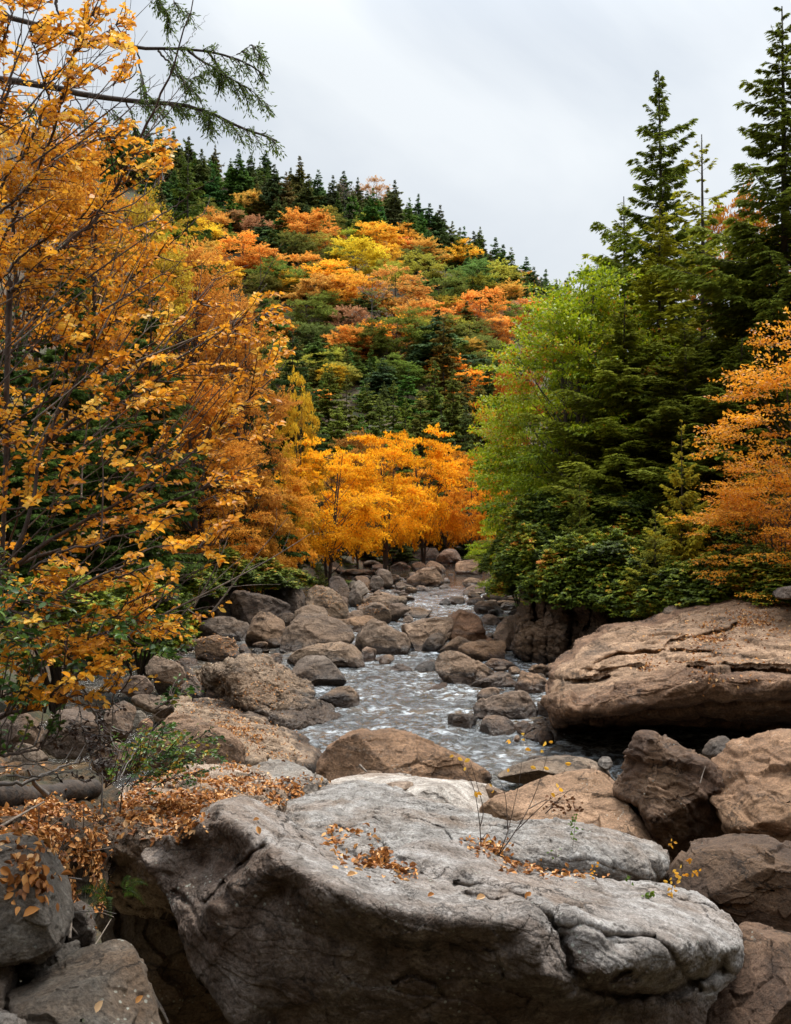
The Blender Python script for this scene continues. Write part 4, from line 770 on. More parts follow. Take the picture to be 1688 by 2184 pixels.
for k, (p, Y, tint, lab) in enumerate(ST):
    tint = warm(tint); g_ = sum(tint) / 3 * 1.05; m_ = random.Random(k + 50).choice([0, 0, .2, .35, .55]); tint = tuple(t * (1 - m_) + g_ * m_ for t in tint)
    a = np.array(p); w = a[:, 0].max() - a[:, 0].min(); lo_, hi_ = a.min(0), a.max(0)
    Yb = -(WATER_Z - .1) * F / (hi_[1] - CY); Y = Yb if Y > 36 and lo_[0] > 830 else min(Y, Yb)
    zb = (CY - hi_[1]) * Y / F
    if zb > WATER_Z - 0.1:                       # bed every stone: its foot reaches below the water or the gravel
        ext_ = (zb - (WATER_Z - 0.15)) * F / Y
        ext_ = min(ext_, 0.45 * (hi_[1] - lo_[1]))
        a[:, 1] = np.where(a[:, 1] > (lo_[1] + hi_[1]) / 2, a[:, 1] + ext_ * (a[:, 1] - (lo_[1] + hi_[1]) / 2) / ((hi_[1] - lo_[1]) / 2), a[:, 1])
    rng_ = random.Random(k)
    rock(lab, [tuple(r) for r in a], Y, None, rng_.uniform(.5, .9), tint=tint, amp=rng_.uniform(.035, .065), q=rng_.uniform(.55, .68), cuts=rng_.randint(4, 8), twist=rng_.uniform(-.25, .25), name='boulder' if w > 40 else 'stone', cat='boulder' if w > 40 else 'stone')
# two large shaped boulders of the left bank
def T3(*p): return [(*R3((a, b))[0], c) for a, b, c in p]
crag = formed_rock(fcut=.55, label='big craggy grey-brown boulder full of ledges, left of the rapid', poly=R3((200, 955), (260, 910), (380, 870), (430, 850), (500, 815), (580, 798), (640, 800), (700, 815), (760, 860), (830, 890), (870, 930), (900, 965), (960, 970), (1010, 1030), (1035, 1130), (1120, 1180), (1180, 1225), (1192, 1265), (1150, 1285), (1040, 1290), (930, 1310), (860, 1330), (780, 1290), (700, 1230), (560, 1170), (420, 1130), (330, 1110), (240, 1060)),
    ctrl=[T3((210, 950, 25.1), (400, 870, 25.1), (580, 800, 25.8), (700, 818, 25.8), (870, 935, 25.2), (960, 972, 24.6), (1035, 1130, 23.2), (1190, 1260, 21.5)),
     T3((370, 930, 23.2), (470, 900, 22.9), (520, 980, 22.4), (540, 1060, 22.1), (620, 1130, 21.6), (700, 1180, 21.4), (860, 1300, 20.6)),
     T3((250, 1000, 24.2), (300, 1080, 23.9)), T3((400, 1000, 23.3), (440, 1090, 23.0)), T3((700, 1000, 23.2)), T3((800, 1000, 23.6)), T3((760, 1080, 22.5)), T3((900, 1120, 22.5)), T3((960, 1180, 22.0)), T3((880, 1240, 21.2)), T3((1080, 1240, 21.5)), T3((560, 880, 24.2)), T3((650, 900, 24.3))],
    back=2.0, tint=warm((1.1, 1.02, .92)), seed=8.8, nu=520, nv=260, amp=.05, size=1.8, strata=.035, dip=(.5, .2, 1), mat=ROCK_MID, fine=.05, roll=.2, drop=.5)
slab = formed_rock('long smooth slab covered with orange leaves sloping into the rapid, layered at its lower edge', R3((-60, 1130), (30, 1110), (120, 1118), (200, 1108), (330, 1110), (440, 1122), (560, 1150), (680, 1198), (760, 1250), (840, 1320), (930, 1390), (1020, 1460), (1065, 1530), (1078, 1565), (1050, 1600), (960, 1590), (880, 1575), (700, 1555), (505, 1552), (500, 1480), (460, 1440), (400, 1400), (250, 1340), (120, 1290), (-60, 1220)),
    [T3((-60, 1135, 21.5), (200, 1112, 22.5), (440, 1125, 22.8), (680, 1200, 22), (840, 1322, 20.6), (1020, 1462, 18.8), (1070, 1550, 18.0)),
     T3((-40, 1190, 18.6), (120, 1260, 17.6), (300, 1330, 17.2), (420, 1380, 16.9), (520, 1425, 16.6), (700, 1430, 17.0), (860, 1450, 17.3), (1000, 1500, 17.5)),
     T3((510, 1540, 16.5), (700, 1545, 16.7), (880, 1570, 17.0), (1040, 1595, 17.3)), T3((500, 1250, 19.8)), T3((700, 1330, 18.9)), T3((300, 1200, 19.8))],
    back=1.5, tint=warm((1.3, 1.22, 1.12)), seed=2.2, fcut=.4, nu=520, nv=260, amp=.018, size=1.5, strata=.05, dip=(.28, .25, 1), mat=ROCK_MID, fine=.025, roll=.1, drop=.6)
RL = [
 (R6((1180, 1190), (1260, 1240), (1400, 1290), (1520, 1330), (1640, 1420), (1640, 1560), (1500, 1600), (1150, 1590), (950, 1500), (940, 1330), (1050, 1260)), 15.2, (1.1, .92, .76), 'smooth brown shoulder of rock below the leafy slab'),
 (R6((320, 1260), (400, 1200), (470, 1180), (580, 1190), (650, 1230), (700, 1330), (650, 1420), (540, 1510), (350, 1500), (280, 1400)), 10.8, (.6, .56, .54), 'dark grey boulder behind the bare brown twigs'),
 (R6((60, 1500), (90, 1430), (180, 1420), (270, 1460), (330, 1530), (320, 1580), (200, 1610), (80, 1590)), 9.0, (.85, .8, .74), 'grey stone behind the thorny twigs at the left'),
 (R6((870, 1295), (890, 1240), (945, 1192), (985, 1215), (1000, 1250), (960, 1320), (900, 1350)), 13.2, (.95, 1.02, 1.05), 'small blue-grey angular stone near the leafy slab'),
 (R6((935, 1330), (960, 1270), (1010, 1245), (1055, 1265), (1045, 1330), (1000, 1370)), 12.8, (1.25, .95, .74), 'small tan angular stone leaning on the blue-grey one'),
 (R6((900, 1110), (960, 1085), (1060, 1090), (1140, 1120), (1185, 1180), (1180, 1250), (1120, 1270), (1040, 1200), (940, 1160)), 14.6, (.8, .74, .68), 'dark overhanging stone at the upper end of the leafy slab'),
 (R6((700, 1240), (760, 1150), (860, 1130), (930, 1180), (900, 1290), (850, 1400), (760, 1450), (690, 1380)), 12.2, (.85, .74, .64), 'brown stone between the twigs and the small blue-grey stone'),
 (R6((350, 1630), (420, 1600), (560, 1610), (640, 1660), (620, 1720), (380, 1720)), 8.4, (1.0, .92, .82), 'grey stone lying in leaves behind the fallen log'),
 (R6((-60, 1250), (60, 1200), (200, 1230), (310, 1330), (300, 1450), (100, 1470), (-60, 1440)), 11.5, (.62, .55, .5), 'dark boulder at the left edge behind the undergrowth'),
 (R6((640, 1480), (760, 1420), (900, 1440), (960, 1530), (900, 1620), (700, 1640), (620, 1570)), 10.4, (.75, .62, .5), 'brown stone behind the small green bush'),
 (R6((980, 870), (1040, 830), (1140, 840), (1230, 880), (1270, 960), (1240, 1010), (1120, 990), (1000, 950)), 21.5, (.9, .8, .7), 'grey-brown stone behind the hanging green leaves'),
 (R6((800, 1010), (880, 960), (1000, 960), (1060, 1040), (1000, 1100), (860, 1100)), 16.5, (.7, .6, .52), 'brown stone at the foot of the orange branches'),
]
for k, (p, Y, tint, lab) in enumerate(RL):
    tint = warm(tint)
    rock(lab, p, Y, None, .5, tint=tint, amp=.055, q=.58, cuts=7)

# a heap of pebbles on the right bank, and the small stones that fill the bed between the boulders
def stone_protos(n, seed):
    out = []
    for s in range(n):
        rng = np.random.default_rng(seed + s); nu, nv = 40, 24
        th = -np.linspace(0, 2 * math.pi, nu, endpoint=False); A = np.linspace(1e-3, math.pi - 1e-3, nv)
        sA = np.sin(A) ** .72; cA = np.sign(np.cos(A)) * np.abs(np.cos(A)) ** .72
        v = np.stack([sA[:, None] * np.cos(th)[None] * 1.0, sA[:, None] * np.sin(th)[None] * .78, cA[:, None] * .5 + 0 * th[None]], -1).reshape(-1, 3)
        for k in range(8):
            dv = rng.normal(size=3); dv /= np.linalg.norm(dv); m = np.sqrt(((dv * np.array([1, .78, .5])) ** 2).sum()) * rng.uniform(.6, .9)
            v = v - np.maximum(v @ dv - m, 0)[:, None] * dv[None] * .9
        v = displace(v, nu, nv, 1.0, .09, s + seed * .1)
        mb = MB(); mb.add(v[:, [0, 1, 2]], closed_mesh(v, nu, nv)[:, ::1]); out.append(mb)
    return out
PROTO = []
for mb in stone_protos(7, 40):
    o = mb.build('stone', ROCK_FAR, smooth=True); PROTO.append(o)
used = [False] * 7
def put_stone(x, y, z, w, h, tint, label, group, rng, mat=None):
    k = rng.randrange(7)
    if used[k]: o = PROTO[k].copy(); COL.objects.link(o)
    else: o = PROTO[k]; used[k] = True
    o.location = (x, y, z); o.scale = (w / 2, w / 2 * rng.uniform(.8, 1.1), h)
    o.rotation_euler = (rng.uniform(-.2, .2), rng.uniform(-.2, .2), rng.uniform(0, 6.28)); o.color = (*tint, 1)
    tag(o, label, 'stone', group); return o
rg = random.Random(5)
pal = [(1.1, .92, .74), (.95, .8, .64), (1.25, 1.08, .9), (.8, .68, .56), (1.0, .95, .88), (1.3, 1.15, 1.0)]
for k in range(30):       # pebble heap: R4 (1100..1270, 1230..1390)
    x = rg.uniform(1110, 1275); y = rg.uniform(1245, 1375)
    a = R4((x, y))[0]; Y = 21.3 - (y - 1245) / 130 * 1.9; p = pt(a[0], a[1], Y)
    put_stone(p[0], p[1], p[2] - .05, rg.uniform(.22, .48), rg.uniform(.12, .2), warm(rg.choice(pal)), 'flat brown pebble in the heap against the tip of the massive overhanging boulder', 'pebbles heaped against the massive boulder', rg)
for k in range(16):       # gravel pocket R4 (1100..1270, 890..980)
    x = rg.uniform(1110, 1275); y = rg.uniform(880, 980); a = R4((x, y))[0]; p = pt(a[0], a[1], 27.0)
    put_stone(p[0], p[1], p[2] - .08, rg.uniform(.3, .6), rg.uniform(.18, .3), warm(rg.choice(pal[:2] + pal[3:4])), 'small brown stone in the pocket between the cliff foot and the massive boulder', 'small stones at the cliff foot', rg)
def strew(n, boxes, label, group, w0, w1, seed):
    r = random.Random(seed)
    for k in range(n):
        X0, Y0, X1, Y1 = r.choice(boxes); x = r.uniform(X0, X1); y = r.uniform(Y0, Y1)
        Yd = -(WATER_Z + r.uniform(0, .35)) * F / (y - CY); p = pt(x, y, Yd); w = r.uniform(w0, w1) * (Yd / 45) ** .35
        put_stone(p[0], p[1], p[2] - .08, w, w * r.uniform(.22, .40), warm(r.choice(pal)), label, group, r)
strew(40, [(850, 1195, 915, 1270), (800, 1230, 895, 1275), (790, 1262, 870, 1290)], 'tan stone in the jumble on the left side of the upper stream', 'stones of the left upper bar', .5, 1.3, 1)
strew(22, [(1010, 1240, 1060, 1275), (1000, 1245, 1110, 1300)], 'rounded stone in the jumble on the right side of the upper stream', 'stones of the right upper bar', .5, 1.2, 2)
strew(26, [(700, 1195, 860, 1240), (640, 1230, 800, 1290)], 'brown stone on the shaded left bank under the orange trees', 'stones under the left bank trees', .8, 2.0, 3)
strew(14, [(500, 1330, 700, 1400), (440, 1300, 640, 1340)], 'brown stone in the still side channel of the left bar', 'stones of the side channel', .5, 1.2, 4)
strew(9, [(1040, 1290, 1110, 1360), (1030, 1330, 1080, 1400)], 'small stone filling the gap between the midstream boulders', 'gap stones', .4, .9, 6)
strew(10, [(1030, 1420, 1160, 1470)], 'small brown stone packed between the larger right bank stones', 'right bank packing stones', .4, .8, 8)

# ------------------------------------------------------------------ trees
def bez(a, b, c, m):
    t = np.linspace(0, 1, m)[:, None]; return (1 - t) ** 2 * a + 2 * t * (1 - t) * b + t * t * c
def make_broadleaf(name, H, R, nclump, nleaf, leaf, seed, mat, crown_lo=0.22, T=T_DIAMOND, flat=.42, limb=True, bark=BARK, spread=1.0, tone_bias=0.0, trunks=1, trunk_r=None, rise=.35, cone=0.0, droop=.25, sprayk=7, lean=(0, 0)):
    """trunk + limbs + a crown of leafy sprays; the origin is the foot of the trunk"""
    rng = np.random.default_rng(seed); root = empty(name); tr = MB(); cr_ = MB(); tr_r = trunk_r or H * .014
    cz = H * (crown_lo + 1) / 2; hz = H * (1 - crown_lo) / 2
    stems = []
    for s in range(trunks):
        a = rng.uniform(0, 6.28); off = 0 if trunks == 1 else R * .28
        top = np.array([math.cos(a) * off + lean[0] * H, math.sin(a) * off + lean[1] * H, H * rng.uniform(.86, .94)])
        mid = np.array([top[0] * .3 + rng.normal() * R * .06, top[1] * .3 + rng.normal() * R * .06, H * .45])
        p = bez(np.array([0, 0, -H * .12]), mid, top, 14); stems.append(p)
        tr.tube(p, np.linspace(tr_r * 1.15, tr_r * .18, 14), 7)
    V, tries = [], 0
    while len(V) < nclump and tries < nclump * 40:
        tries += 1; u = unit(1, rng)[0]; r = rng.uniform(.25, 1) ** .45
        zz = u[2] * r; wid = 1 - cone * (zz * .5 + .5)
        q = np.array([u[0] * R * r * wid * rng.uniform(.75, 1.08), u[1] * R * r * wid, cz + zz * hz])
        q[:2] += np.array(lean) * q[2]
        if all(np.linalg.norm((q - k) / np.array([1, 1, .7])) > R * .22 * spread for k in V): V.append(q)
    V = np.array(V); cs = R * .34 * rng.uniform(.65, 1.35, len(V))
    per = nleaf // len(V)
    for q, c in zip(V, cs):
        st = stems[rng.integers(len(stems))]; k = np.argmin(np.abs(st[:, 2] - (q[2] - np.hypot(q[0], q[1]) * (rise + .3)))); k = max(2, min(12, k)); a = st[k]
        b = (a + q) / 2 + np.array([0, 0, -.08 * R]) + rng.normal(size=3) * R * .05
        if limb:
            p = bez(a, b, q, 7); r0 = tr_r * .34 * (1 - .5 * a[2] / H); tr.tube(p, np.linspace(r0, r0 * .15, 7), 5)
        out = q - np.array([lean[0] * q[2], lean[1] * q[2], cz]); out /= np.linalg.norm(out) + 1e-6
        ct = rng.normal() * .11 + tone_bias
        n = max(4, int(per * (c / cs.mean()) ** 2))
        # sprays: flat fans of leaves radiating from the end of the limb
        ns = sprayk; sd_ = unit(ns, rng) * np.array([1, 1, .45]) + out * .7; sd_ /= np.linalg.norm(sd_, axis=1)[:, None]
        lens = c * rng.uniform(.6, 1.5, ns)
        w = rng.integers(0, ns, n); t = rng.uniform(.05, 1, n) ** .7
        side = rng.normal(size=(n, 3)) * np.array([1, 1, .35]) * (c * .26 * (1.15 - t))[:, None]
        P = q + sd_[w] * (lens[w] * t)[:, None] + side; P[:, 2] -= droop * c * t ** 2; 
        P = q + (P - q) * np.array([1, 1, flat + .35])
        Dd = sd_[w] + unit(n, rng) * .8; Dd[:, 2] -= .25; N = np.array([0, 0, 1.0]) + unit(n, rng) * .75
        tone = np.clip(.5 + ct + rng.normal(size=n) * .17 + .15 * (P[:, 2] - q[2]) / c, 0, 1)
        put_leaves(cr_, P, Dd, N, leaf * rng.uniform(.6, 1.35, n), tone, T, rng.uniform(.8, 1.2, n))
        if limb:
            for s in range(ns): tr.tube(np.array([q, q + sd_[s] * lens[s] * .8 * np.array([1, 1, flat + .35])]), [tr_r * .05, tr_r * .015], 3)
    tr.build('trunk', bark, root, smooth=True); cr_.build('crown', mat, root); root['H'] = H; root['R'] = R
    return root
def make_spruce(name, H, R, seed, nb=95, per=26, blade=.34, sub=3, lo=.06, bare=0.0, bw=1.6, droop=.18, up=.12, width=.26, ragged=.35, mat=NEEDLE, bark=BARK, top=.82, dens=1.0):
    rng = np.random.default_rng(seed); root = empty(name); tr, cr_ = MB(), MB(); r0 = H * .011
    m = 12; tz_ = np.linspace(-H * .08, H, m); bend = rng.normal(size=2) * R * .04
    tp = np.stack([np.sin(tz_ / H * 3) * bend[0], np.sin(tz_ / H * 2.3) * bend[1], tz_], 1)
    tr.tube(tp, np.linspace(r0 * 1.1, r0 * .08, m), 7)
    g = rng.random(nb); h = lo + (1 - lo) * (1 - (1 - np.sort(g)) ** .85); ang = np.cumsum(rng.uniform(1.9, 2.9, nb))
    for k in range(nb):
        if rng.random() < bare * .6: continue
        hz = h[k] * H; L = R * (1 - h[k]) ** top * (1 + rng.normal() * ragged * .6); L *= 1 - .35 * max(0, .25 - h[k]) / .25
        L = max(L, R * .05); d = np.array([math.cos(ang[k]), math.sin(ang[k]), 0]); x0 = np.array([np.interp(hz, tz_, tp[:, 0]), np.interp(hz, tz_, tp[:, 1]), hz])
        dr = droop * (1.2 - h[k]) - (.5 if h[k] > .9 else 0)
        t = np.linspace(0, 1, 7)[:, None]; bp = x0 + d * L * t + np.array([0, 0, 1]) * (L * (-dr * t + up * t * t * 1.4 + .12 * t * h[k]))
        tr.tube(bp, np.linspace(r0 * .22 * (1.1 - h[k]), r0 * .03, 7), 4)
        n = max(6, int(per * dens * (L / R + .15)))
        u = rng.uniform(.12 if bare == 0 else .3, 1, n); side = np.where(rng.random(n) < .5, 1, -1); s = np.array([-d[1], d[0], 0])
        base = np.stack([np.interp(u, t[:, 0], bp[:, i]) for i in range(3)], 1)
        tw = L * width * (1.15 - u) ** .7 * rng.uniform(.5, 1.2, n) + blade * min(1, .2 + L / R) * .5
        td = d[None] * .75 + s[None] * (side * rng.uniform(.5, 1.1, n))[:, None]; td[:, 2] = -rng.uniform(.05, .45, n) - droop * .5
        td /= np.linalg.norm(td, axis=1)[:, None]; ct = .5 + rng.normal() * .1
        for q in range(sub):
            f = (q + .3) / sub; P = base + td * (tw * f)[:, None]
            for sg in (1, -1):
                D = td + np.cross(td, [0, 0, 1]) * sg * rng.uniform(.2, .9, n)[:, None]; D[:, 2] -= rng.uniform(-.1, .5, n)
                N = np.array([0, 0, 1.0]) + unit(n, rng) * .9
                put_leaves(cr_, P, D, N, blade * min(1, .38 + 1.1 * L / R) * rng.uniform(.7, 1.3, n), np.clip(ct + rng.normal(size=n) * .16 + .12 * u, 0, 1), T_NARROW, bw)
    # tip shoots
    n = 10; z = H * rng.uniform(.93, .99, n); P = np.stack([z * 0 + tp[-1, 0], z * 0 + tp[-1, 1], z], 1); D = unit(n, rng) * np.array([1, 1, .3]) + np.array([0, 0, .8])
    put_leaves(cr_, P, D, unit(n, rng), blade * .4, np.full(n, .5), T_NARROW)
    tr.build('trunk', bark, root, smooth=True); cr_.build('crown', mat, root); root['H'] = H; root['R'] = R
    return root
FIRST = {}
def plant(proto, x, Y, dtop=None, zbase=None, ztop=None, R=None, wpx=None, label='', cat='tree', group=None, tint=None, rot=None, rng=random):
    """stand a tree at (x, Y) so that its top shows at height dtop of the photograph grid"""
    zb = tz(x, Y) if zbase is None else zbase
    zt = (CY - dtop) * Y / F if ztop is None else ztop
    H0, R0 = proto['H'], proto['R']
    R = R or (wpx * Y / F / 2 if wpx else R0 * (zt - zb) / H0)
    if proto.name not in FIRST: FIRST[proto.name] = 1; o = proto
    else: o = copy_tree(proto)
    o.location = (x, Y, zb); o.scale = (R / R0, R / R0, (zt - zb) / H0); o.rotation_euler = (0, 0, rng.uniform(0, 6.28) if rot is None else rot)
    for k in ('H', 'R'):
        pass
    if tint:
        if o.name not in KIDS: KIDS[o.name] = kids(o)
        for c in KIDS[o.name]: c.color = (*tint, 1)
    tag(o, label, cat, group); return o
def px(x, Y): return (x - CX) * Y / F
def strip_kids():
    for o in bpy.data.objects:
        for k in ('H', 'R'):
            if k in o: del o[k]

# --- the far hillside -------------------------------------------------------------
HF = [make_spruce('spruce_tree', 14, 3.4, 100 + k, nb=150, per=30, blade=.55, sub=2, width=.34, ragged=.75, lo=.05, bw=2.0, top=.95, droop=.3) for k in range(4)]
HS = []
HB = [make_broadleaf('broadleaf_tree', 12, 5.0, 46, 14000, .30, 140 + k, FOL_TREE, .08, flat=.75, spread=.7, sprayk=10, droop=.05, rise=.5) for k in range(5)]
HDEAD = make_broadleaf('bare_tree', 12, 3.2, 26, 500, .3, 160, FOL_TREE, .2, bark=BARK_GREY, sprayk=9, trunk_r=.2)
ORANGE, AMBER, YEL, YG, GRN, RUST, DGR = (.84, .42, .085), (.98, .54, .06), (.92, .58, .055), (.50, .46, .065), (.20, .25, .06), (.60, .29, .13), (.045, .085, .030)
OL = (.21, .23, .045)
def on_hill(x, y, tall):
    """where the sight line through (x, y) meets the hillside"""
    Y = np.arange(100, 272, 1.0); X = (x - CX) * Y / F; Z = (CY - y) * Y / F; T = terrain(X, Y)
    k = np.argmax(T > Z)
    return (X[k], Y[k], T[k]) if T[k] > Z[k] else (X[-4], Y[-4], T[-4])
def HZ(a, b): return 351.6 + a * .5208, 263.8 + b * .5208
hill_rng = random.Random(21)
HN = [0]
def hill_broad(cx, cy, r, col, name=None, grp=None):
    x, y = cx, cy; X, Y, Z = on_hill(x, y + r * 1.15, 0); HN[0] += 1
    R = r * Y / F * 1.42; zt = (CY - (y - r)) * Y / F; H = max(zt - Z, R * 1.3)
    j = lambda v: tuple(c * hill_rng.uniform(.85, 1.15) for c in v)
    return plant(HB[HN[0] % 5], X, Y, zbase=Z - .3, ztop=Z + H, R=R, label=name or 'autumn broadleaf tree on the hillside', group=grp, tint=j(col), rng=hill_rng)
CN = {'o': (ORANGE, 'orange'), 'a': (AMBER, 'bright amber'), 'y': (YEL, 'golden yellow'), 'g': (YG, 'yellow-green'), 'd': (OL, 'olive green'), 'r': (RUST, 'rust red'), 'e': (GRN, 'dull green')}
LIST = [(340, 330, 50, 'o'), (300, 400, 36, 'r'), (585, 440, 80, 'o'), (640, 395, 52, 'g'), (655, 520, 60, 'g'), (320, 540, 80, 'o'), (248, 478, 42, 'g'), (780, 570, 85, 'y'), (868, 470, 66, 'a'), (958, 462, 44, 'a'), (985, 520, 46, 'o'),
 (545, 600, 62, 'o'), (620, 700, 72, 'o'), (680, 630, 72, 'a'), (752, 700, 82, 'a'), (945, 690, 88, 'o'), (870, 640, 52, 'g'), (1060, 540, 62, 'o'), (1040, 620, 76, 'g'), (1208, 550, 56, 'a'), (1262, 640, 72, 'e'), (1355, 650, 76, 'g'),
 (1420, 715, 60, 'o'), (1295, 760, 82, 'o'), (1172, 765, 50, 'g'), (1100, 800, 62, 'o'), (1000, 790, 74, 'o'), (755, 820, 62, 'r'), (765, 900, 62, 'o'), (960, 870, 92, 'd'), (1345, 845, 62, 'o'), (920, 600, 44, 'g'), (520, 520, 62, 'd'),
 (505, 650, 66, 'e'), (585, 780, 66, 'd'), (868, 275, 44, 'r'), (900, 348, 26, 'o'), (1232, 940, 55, 'o'), (1250, 880, 70, 'd'), (1190, 850, 56, 'g'), (1480, 780, 55, 'o'), (1540, 790, 60, 'o'), (1590, 720, 50, 'd'), (430, 620, 60, 'd'),
 (1010, 560, 50, 'd'), (860, 760, 66, 'd'), (400, 560, 56, 'o'), (230, 620, 62, 'a'), (150, 540, 62, 'o'), (90, 600, 70, 'o'), (40, 480, 60, 'g'), (200, 380, 44, 'd'), (130, 420, 50, 'd'), (560, 340, 30, 'r'), (1050, 470, 34, 'r'), (830, 420, 44, 'g'), (1120, 700, 66, 'd'),
 (700, 560, 46, 'd'), (1460, 650, 44, 'o'), (1410, 800, 66, 'd'), (1150, 640, 50, 'd'), (480, 470, 42, 'o'), (-60, 400, 60, 'r'), (-20, 560, 70, 'a'), (1640, 820, 60, 'o'), (690, 470, 40, 'o'), (740, 480, 42, 'g'), (1180, 940, 60, 'd'), (1310, 930, 60, 'e')]
POS = ['above the left end', 'over the middle', 'below the ridge', 'beside dark spruces', 'near the foot']
for k, (a, b, r, c) in enumerate(LIST):
    x, y = HZ(a, b); col, nm = CN[c]
    near = min(((a - q[0]) ** 2 + (b - q[1]) ** 2, q[3]) for q in LIST if q[:2] != (a, b))[1]
    hill_broad(x, y, r * .5208, col, '%s tree %s of the far hill beside a %s crown' % (nm, 'high on the left' if x < 560 and y < 520 else 'low on the left side' if x < 640 else 'just under the ridge' if b < 480 + (a - 800) * .35 else 'in the middle' if x < 900 and y < 700 else 'on the right flank' if x > 960 and y < 700 else 'near the foot', CN[near][1]), 'autumn broadleaf trees of the far hillside')
x, y = HZ(735, 345); X, Y, Z = on_hill(x, y + 45, 0); plant(HDEAD, X, Y, zbase=Z, ztop=Z + 11, R=3.0, label='bare grey-brown leafless tree just below the ridge of the far hillside', group=None, tint=(.25, .18, .14))
x, y = HZ(850, 850); X, Y, Z = on_hill(x, y + 60, 0); plant(HDEAD, X, Y, zbase=Z, ztop=Z + 13, R=2.6, label='dead grey spruce snag with bare twigs in the middle of the far hillside', tint=(.25, .2, .16))
def hill_fir(tx, ty, hpx, label, proto=None, tint=None, w=None):
    X, Y, Z = on_hill(tx, ty + hpx, 0); zt = (CY - ty) * Y / F; pr = proto or HF[HN[0] % 4]; HN[0] += 1
    H = zt - Z
    t = tint or tuple(c * hill_rng.uniform(.8, 1.3) for c in hill_rng.choice([(.095, .145, .05), (.12, .175, .065), (.11, .16, .045), (.17, .20, .06)]))
    return plant(pr, X, Y, zbase=Z - .3, ztop=zt, R=(w or H * hill_rng.uniform(.22, .32)), label=label, group='dark spruces of the far hillside', tint=t, rng=hill_rng)
RT = [(205, 88), (300, 92), (412, 108), (552, 138), (500, 200), (630, 172), (735, 178), (792, 228), (940, 222), (1005, 288), (1085, 315), (1040, 298), (1180, 372), (1230, 408), (1292, 412), (1355, 470), (1382, 468), (1420, 512), (1480, 540), (1562, 590), (150, 88), (352, 126), (450, 150), (590, 210), (690, 220), (850, 240), (1130, 340), (1265, 430), (1515, 580), (1600, 620), (1640, 640), (100, 60), (40, 40), (-20, 10), (-70, -10), (-120, 10), (-180, 0), (-230, 20)]
for a, b in RT:
    x, y = HZ(a, b); hill_fir(x, y + hill_rng.uniform(-6, 14), hill_rng.uniform(60, 125), 'dark spruce whose tip stands against the sky on the ridge of the far hillside')
RB = [(p[0] + d, p[1] + 34 + e) for p in RT for d, e in ((-24, 6), (18, 26), (0, 70))]
for a, b in RB:
    x, y = HZ(a + hill_rng.uniform(-14, 14), b + hill_rng.uniform(-8, 12)); hill_fir(x, y, hill_rng.uniform(55, 85), 'dark green spruce in the dense band just below the ridge of the far hillside', tint=tuple(c * hill_rng.uniform(.9, 1.6) for c in (.11, .155, .05)))
for a, b, h, w in [(400, 392, 75, 4.6), (790, 402, 55, 3), (1112, 368, 90, 4.4), (1270, 500, 60, 3), (1125, 760, 150, 5.0), (460, 300, 85, 3), (1400, 570, 60, 3), (700, 620, 50, 2.6), (820, 690, 80, 3.2), (1190, 620, 60, 3), (1100, 600, 60, 3), (1320, 610, 50, 3), (280, 290, 70, 3), (180, 300, 80, 3.5), (560, 470, 60, 2.8), (60, 250, 90, 3.5), (-40, 250, 90, 3.5), (380, 250, 75, 3.2), (640, 300, 60, 3), (520, 330, 70, 3), (1240, 730, 80, 3), (890, 960, 90, 3), (1420, 900, 90, 3.5), (1370, 960, 80, 3), (620, 860, 80, 3), (480, 360, 100, 4), (440, 430, 90, 3.6), (1080, 440, 80, 3.6), (420, 720, 110, 4.2), (1440, 600, 80, 3.6), (10, 150, 120, 4), (-10, 200, 120, 4), (40, 190, 120, 4), (-50, 160, 120, 4), (80, 160, 110, 4), (-20, 260, 120, 4), (20, 90, 110, 3.6)]:
    x, y = HZ(a, b); hill_fir(x, y, h, 'solitary dark spruce among the coloured trees of the far hillside', w=w)
# fillers: keep the slope covered
for k in range(150):
    kk = k
    a = hill_rng.uniform(-260, 1700); rl_ = 130 + max(0, a - 300) * .44; b = rl_ + 60 + hill_rng.uniform(0, 1) ** .8 * (1080 - rl_)
    x, y = HZ(a, b)
    if k > 132: x, y = hill_rng.uniform(690, 960), hill_rng.uniform(700, 790)
    if k < 26: x, y = hill_rng.uniform(545, 780), hill_rng.uniform(690, 800)
    if y > 900: continue
    if hill_rng.random() < (.4 if 470 < y < 720 else .7): hill_fir(x, y - 4, hill_rng.uniform(45, 70), 'green spruce growing between the broadleaf crowns of the far hillside', tint=tuple(c * hill_rng.uniform(.8, 1.5) for c in (.13, .17, .045)))
    else: hill_broad(x, y + 14, hill_rng.uniform(22, 32), hill_rng.choice([OL, YG, GRN, ORANGE, ORANGE, OL, AMBER, RUST]), 'small broadleaf tree filling a gap between the larger crowns of the far hillside', 'gap-filling broadleaf trees of the far hillside')
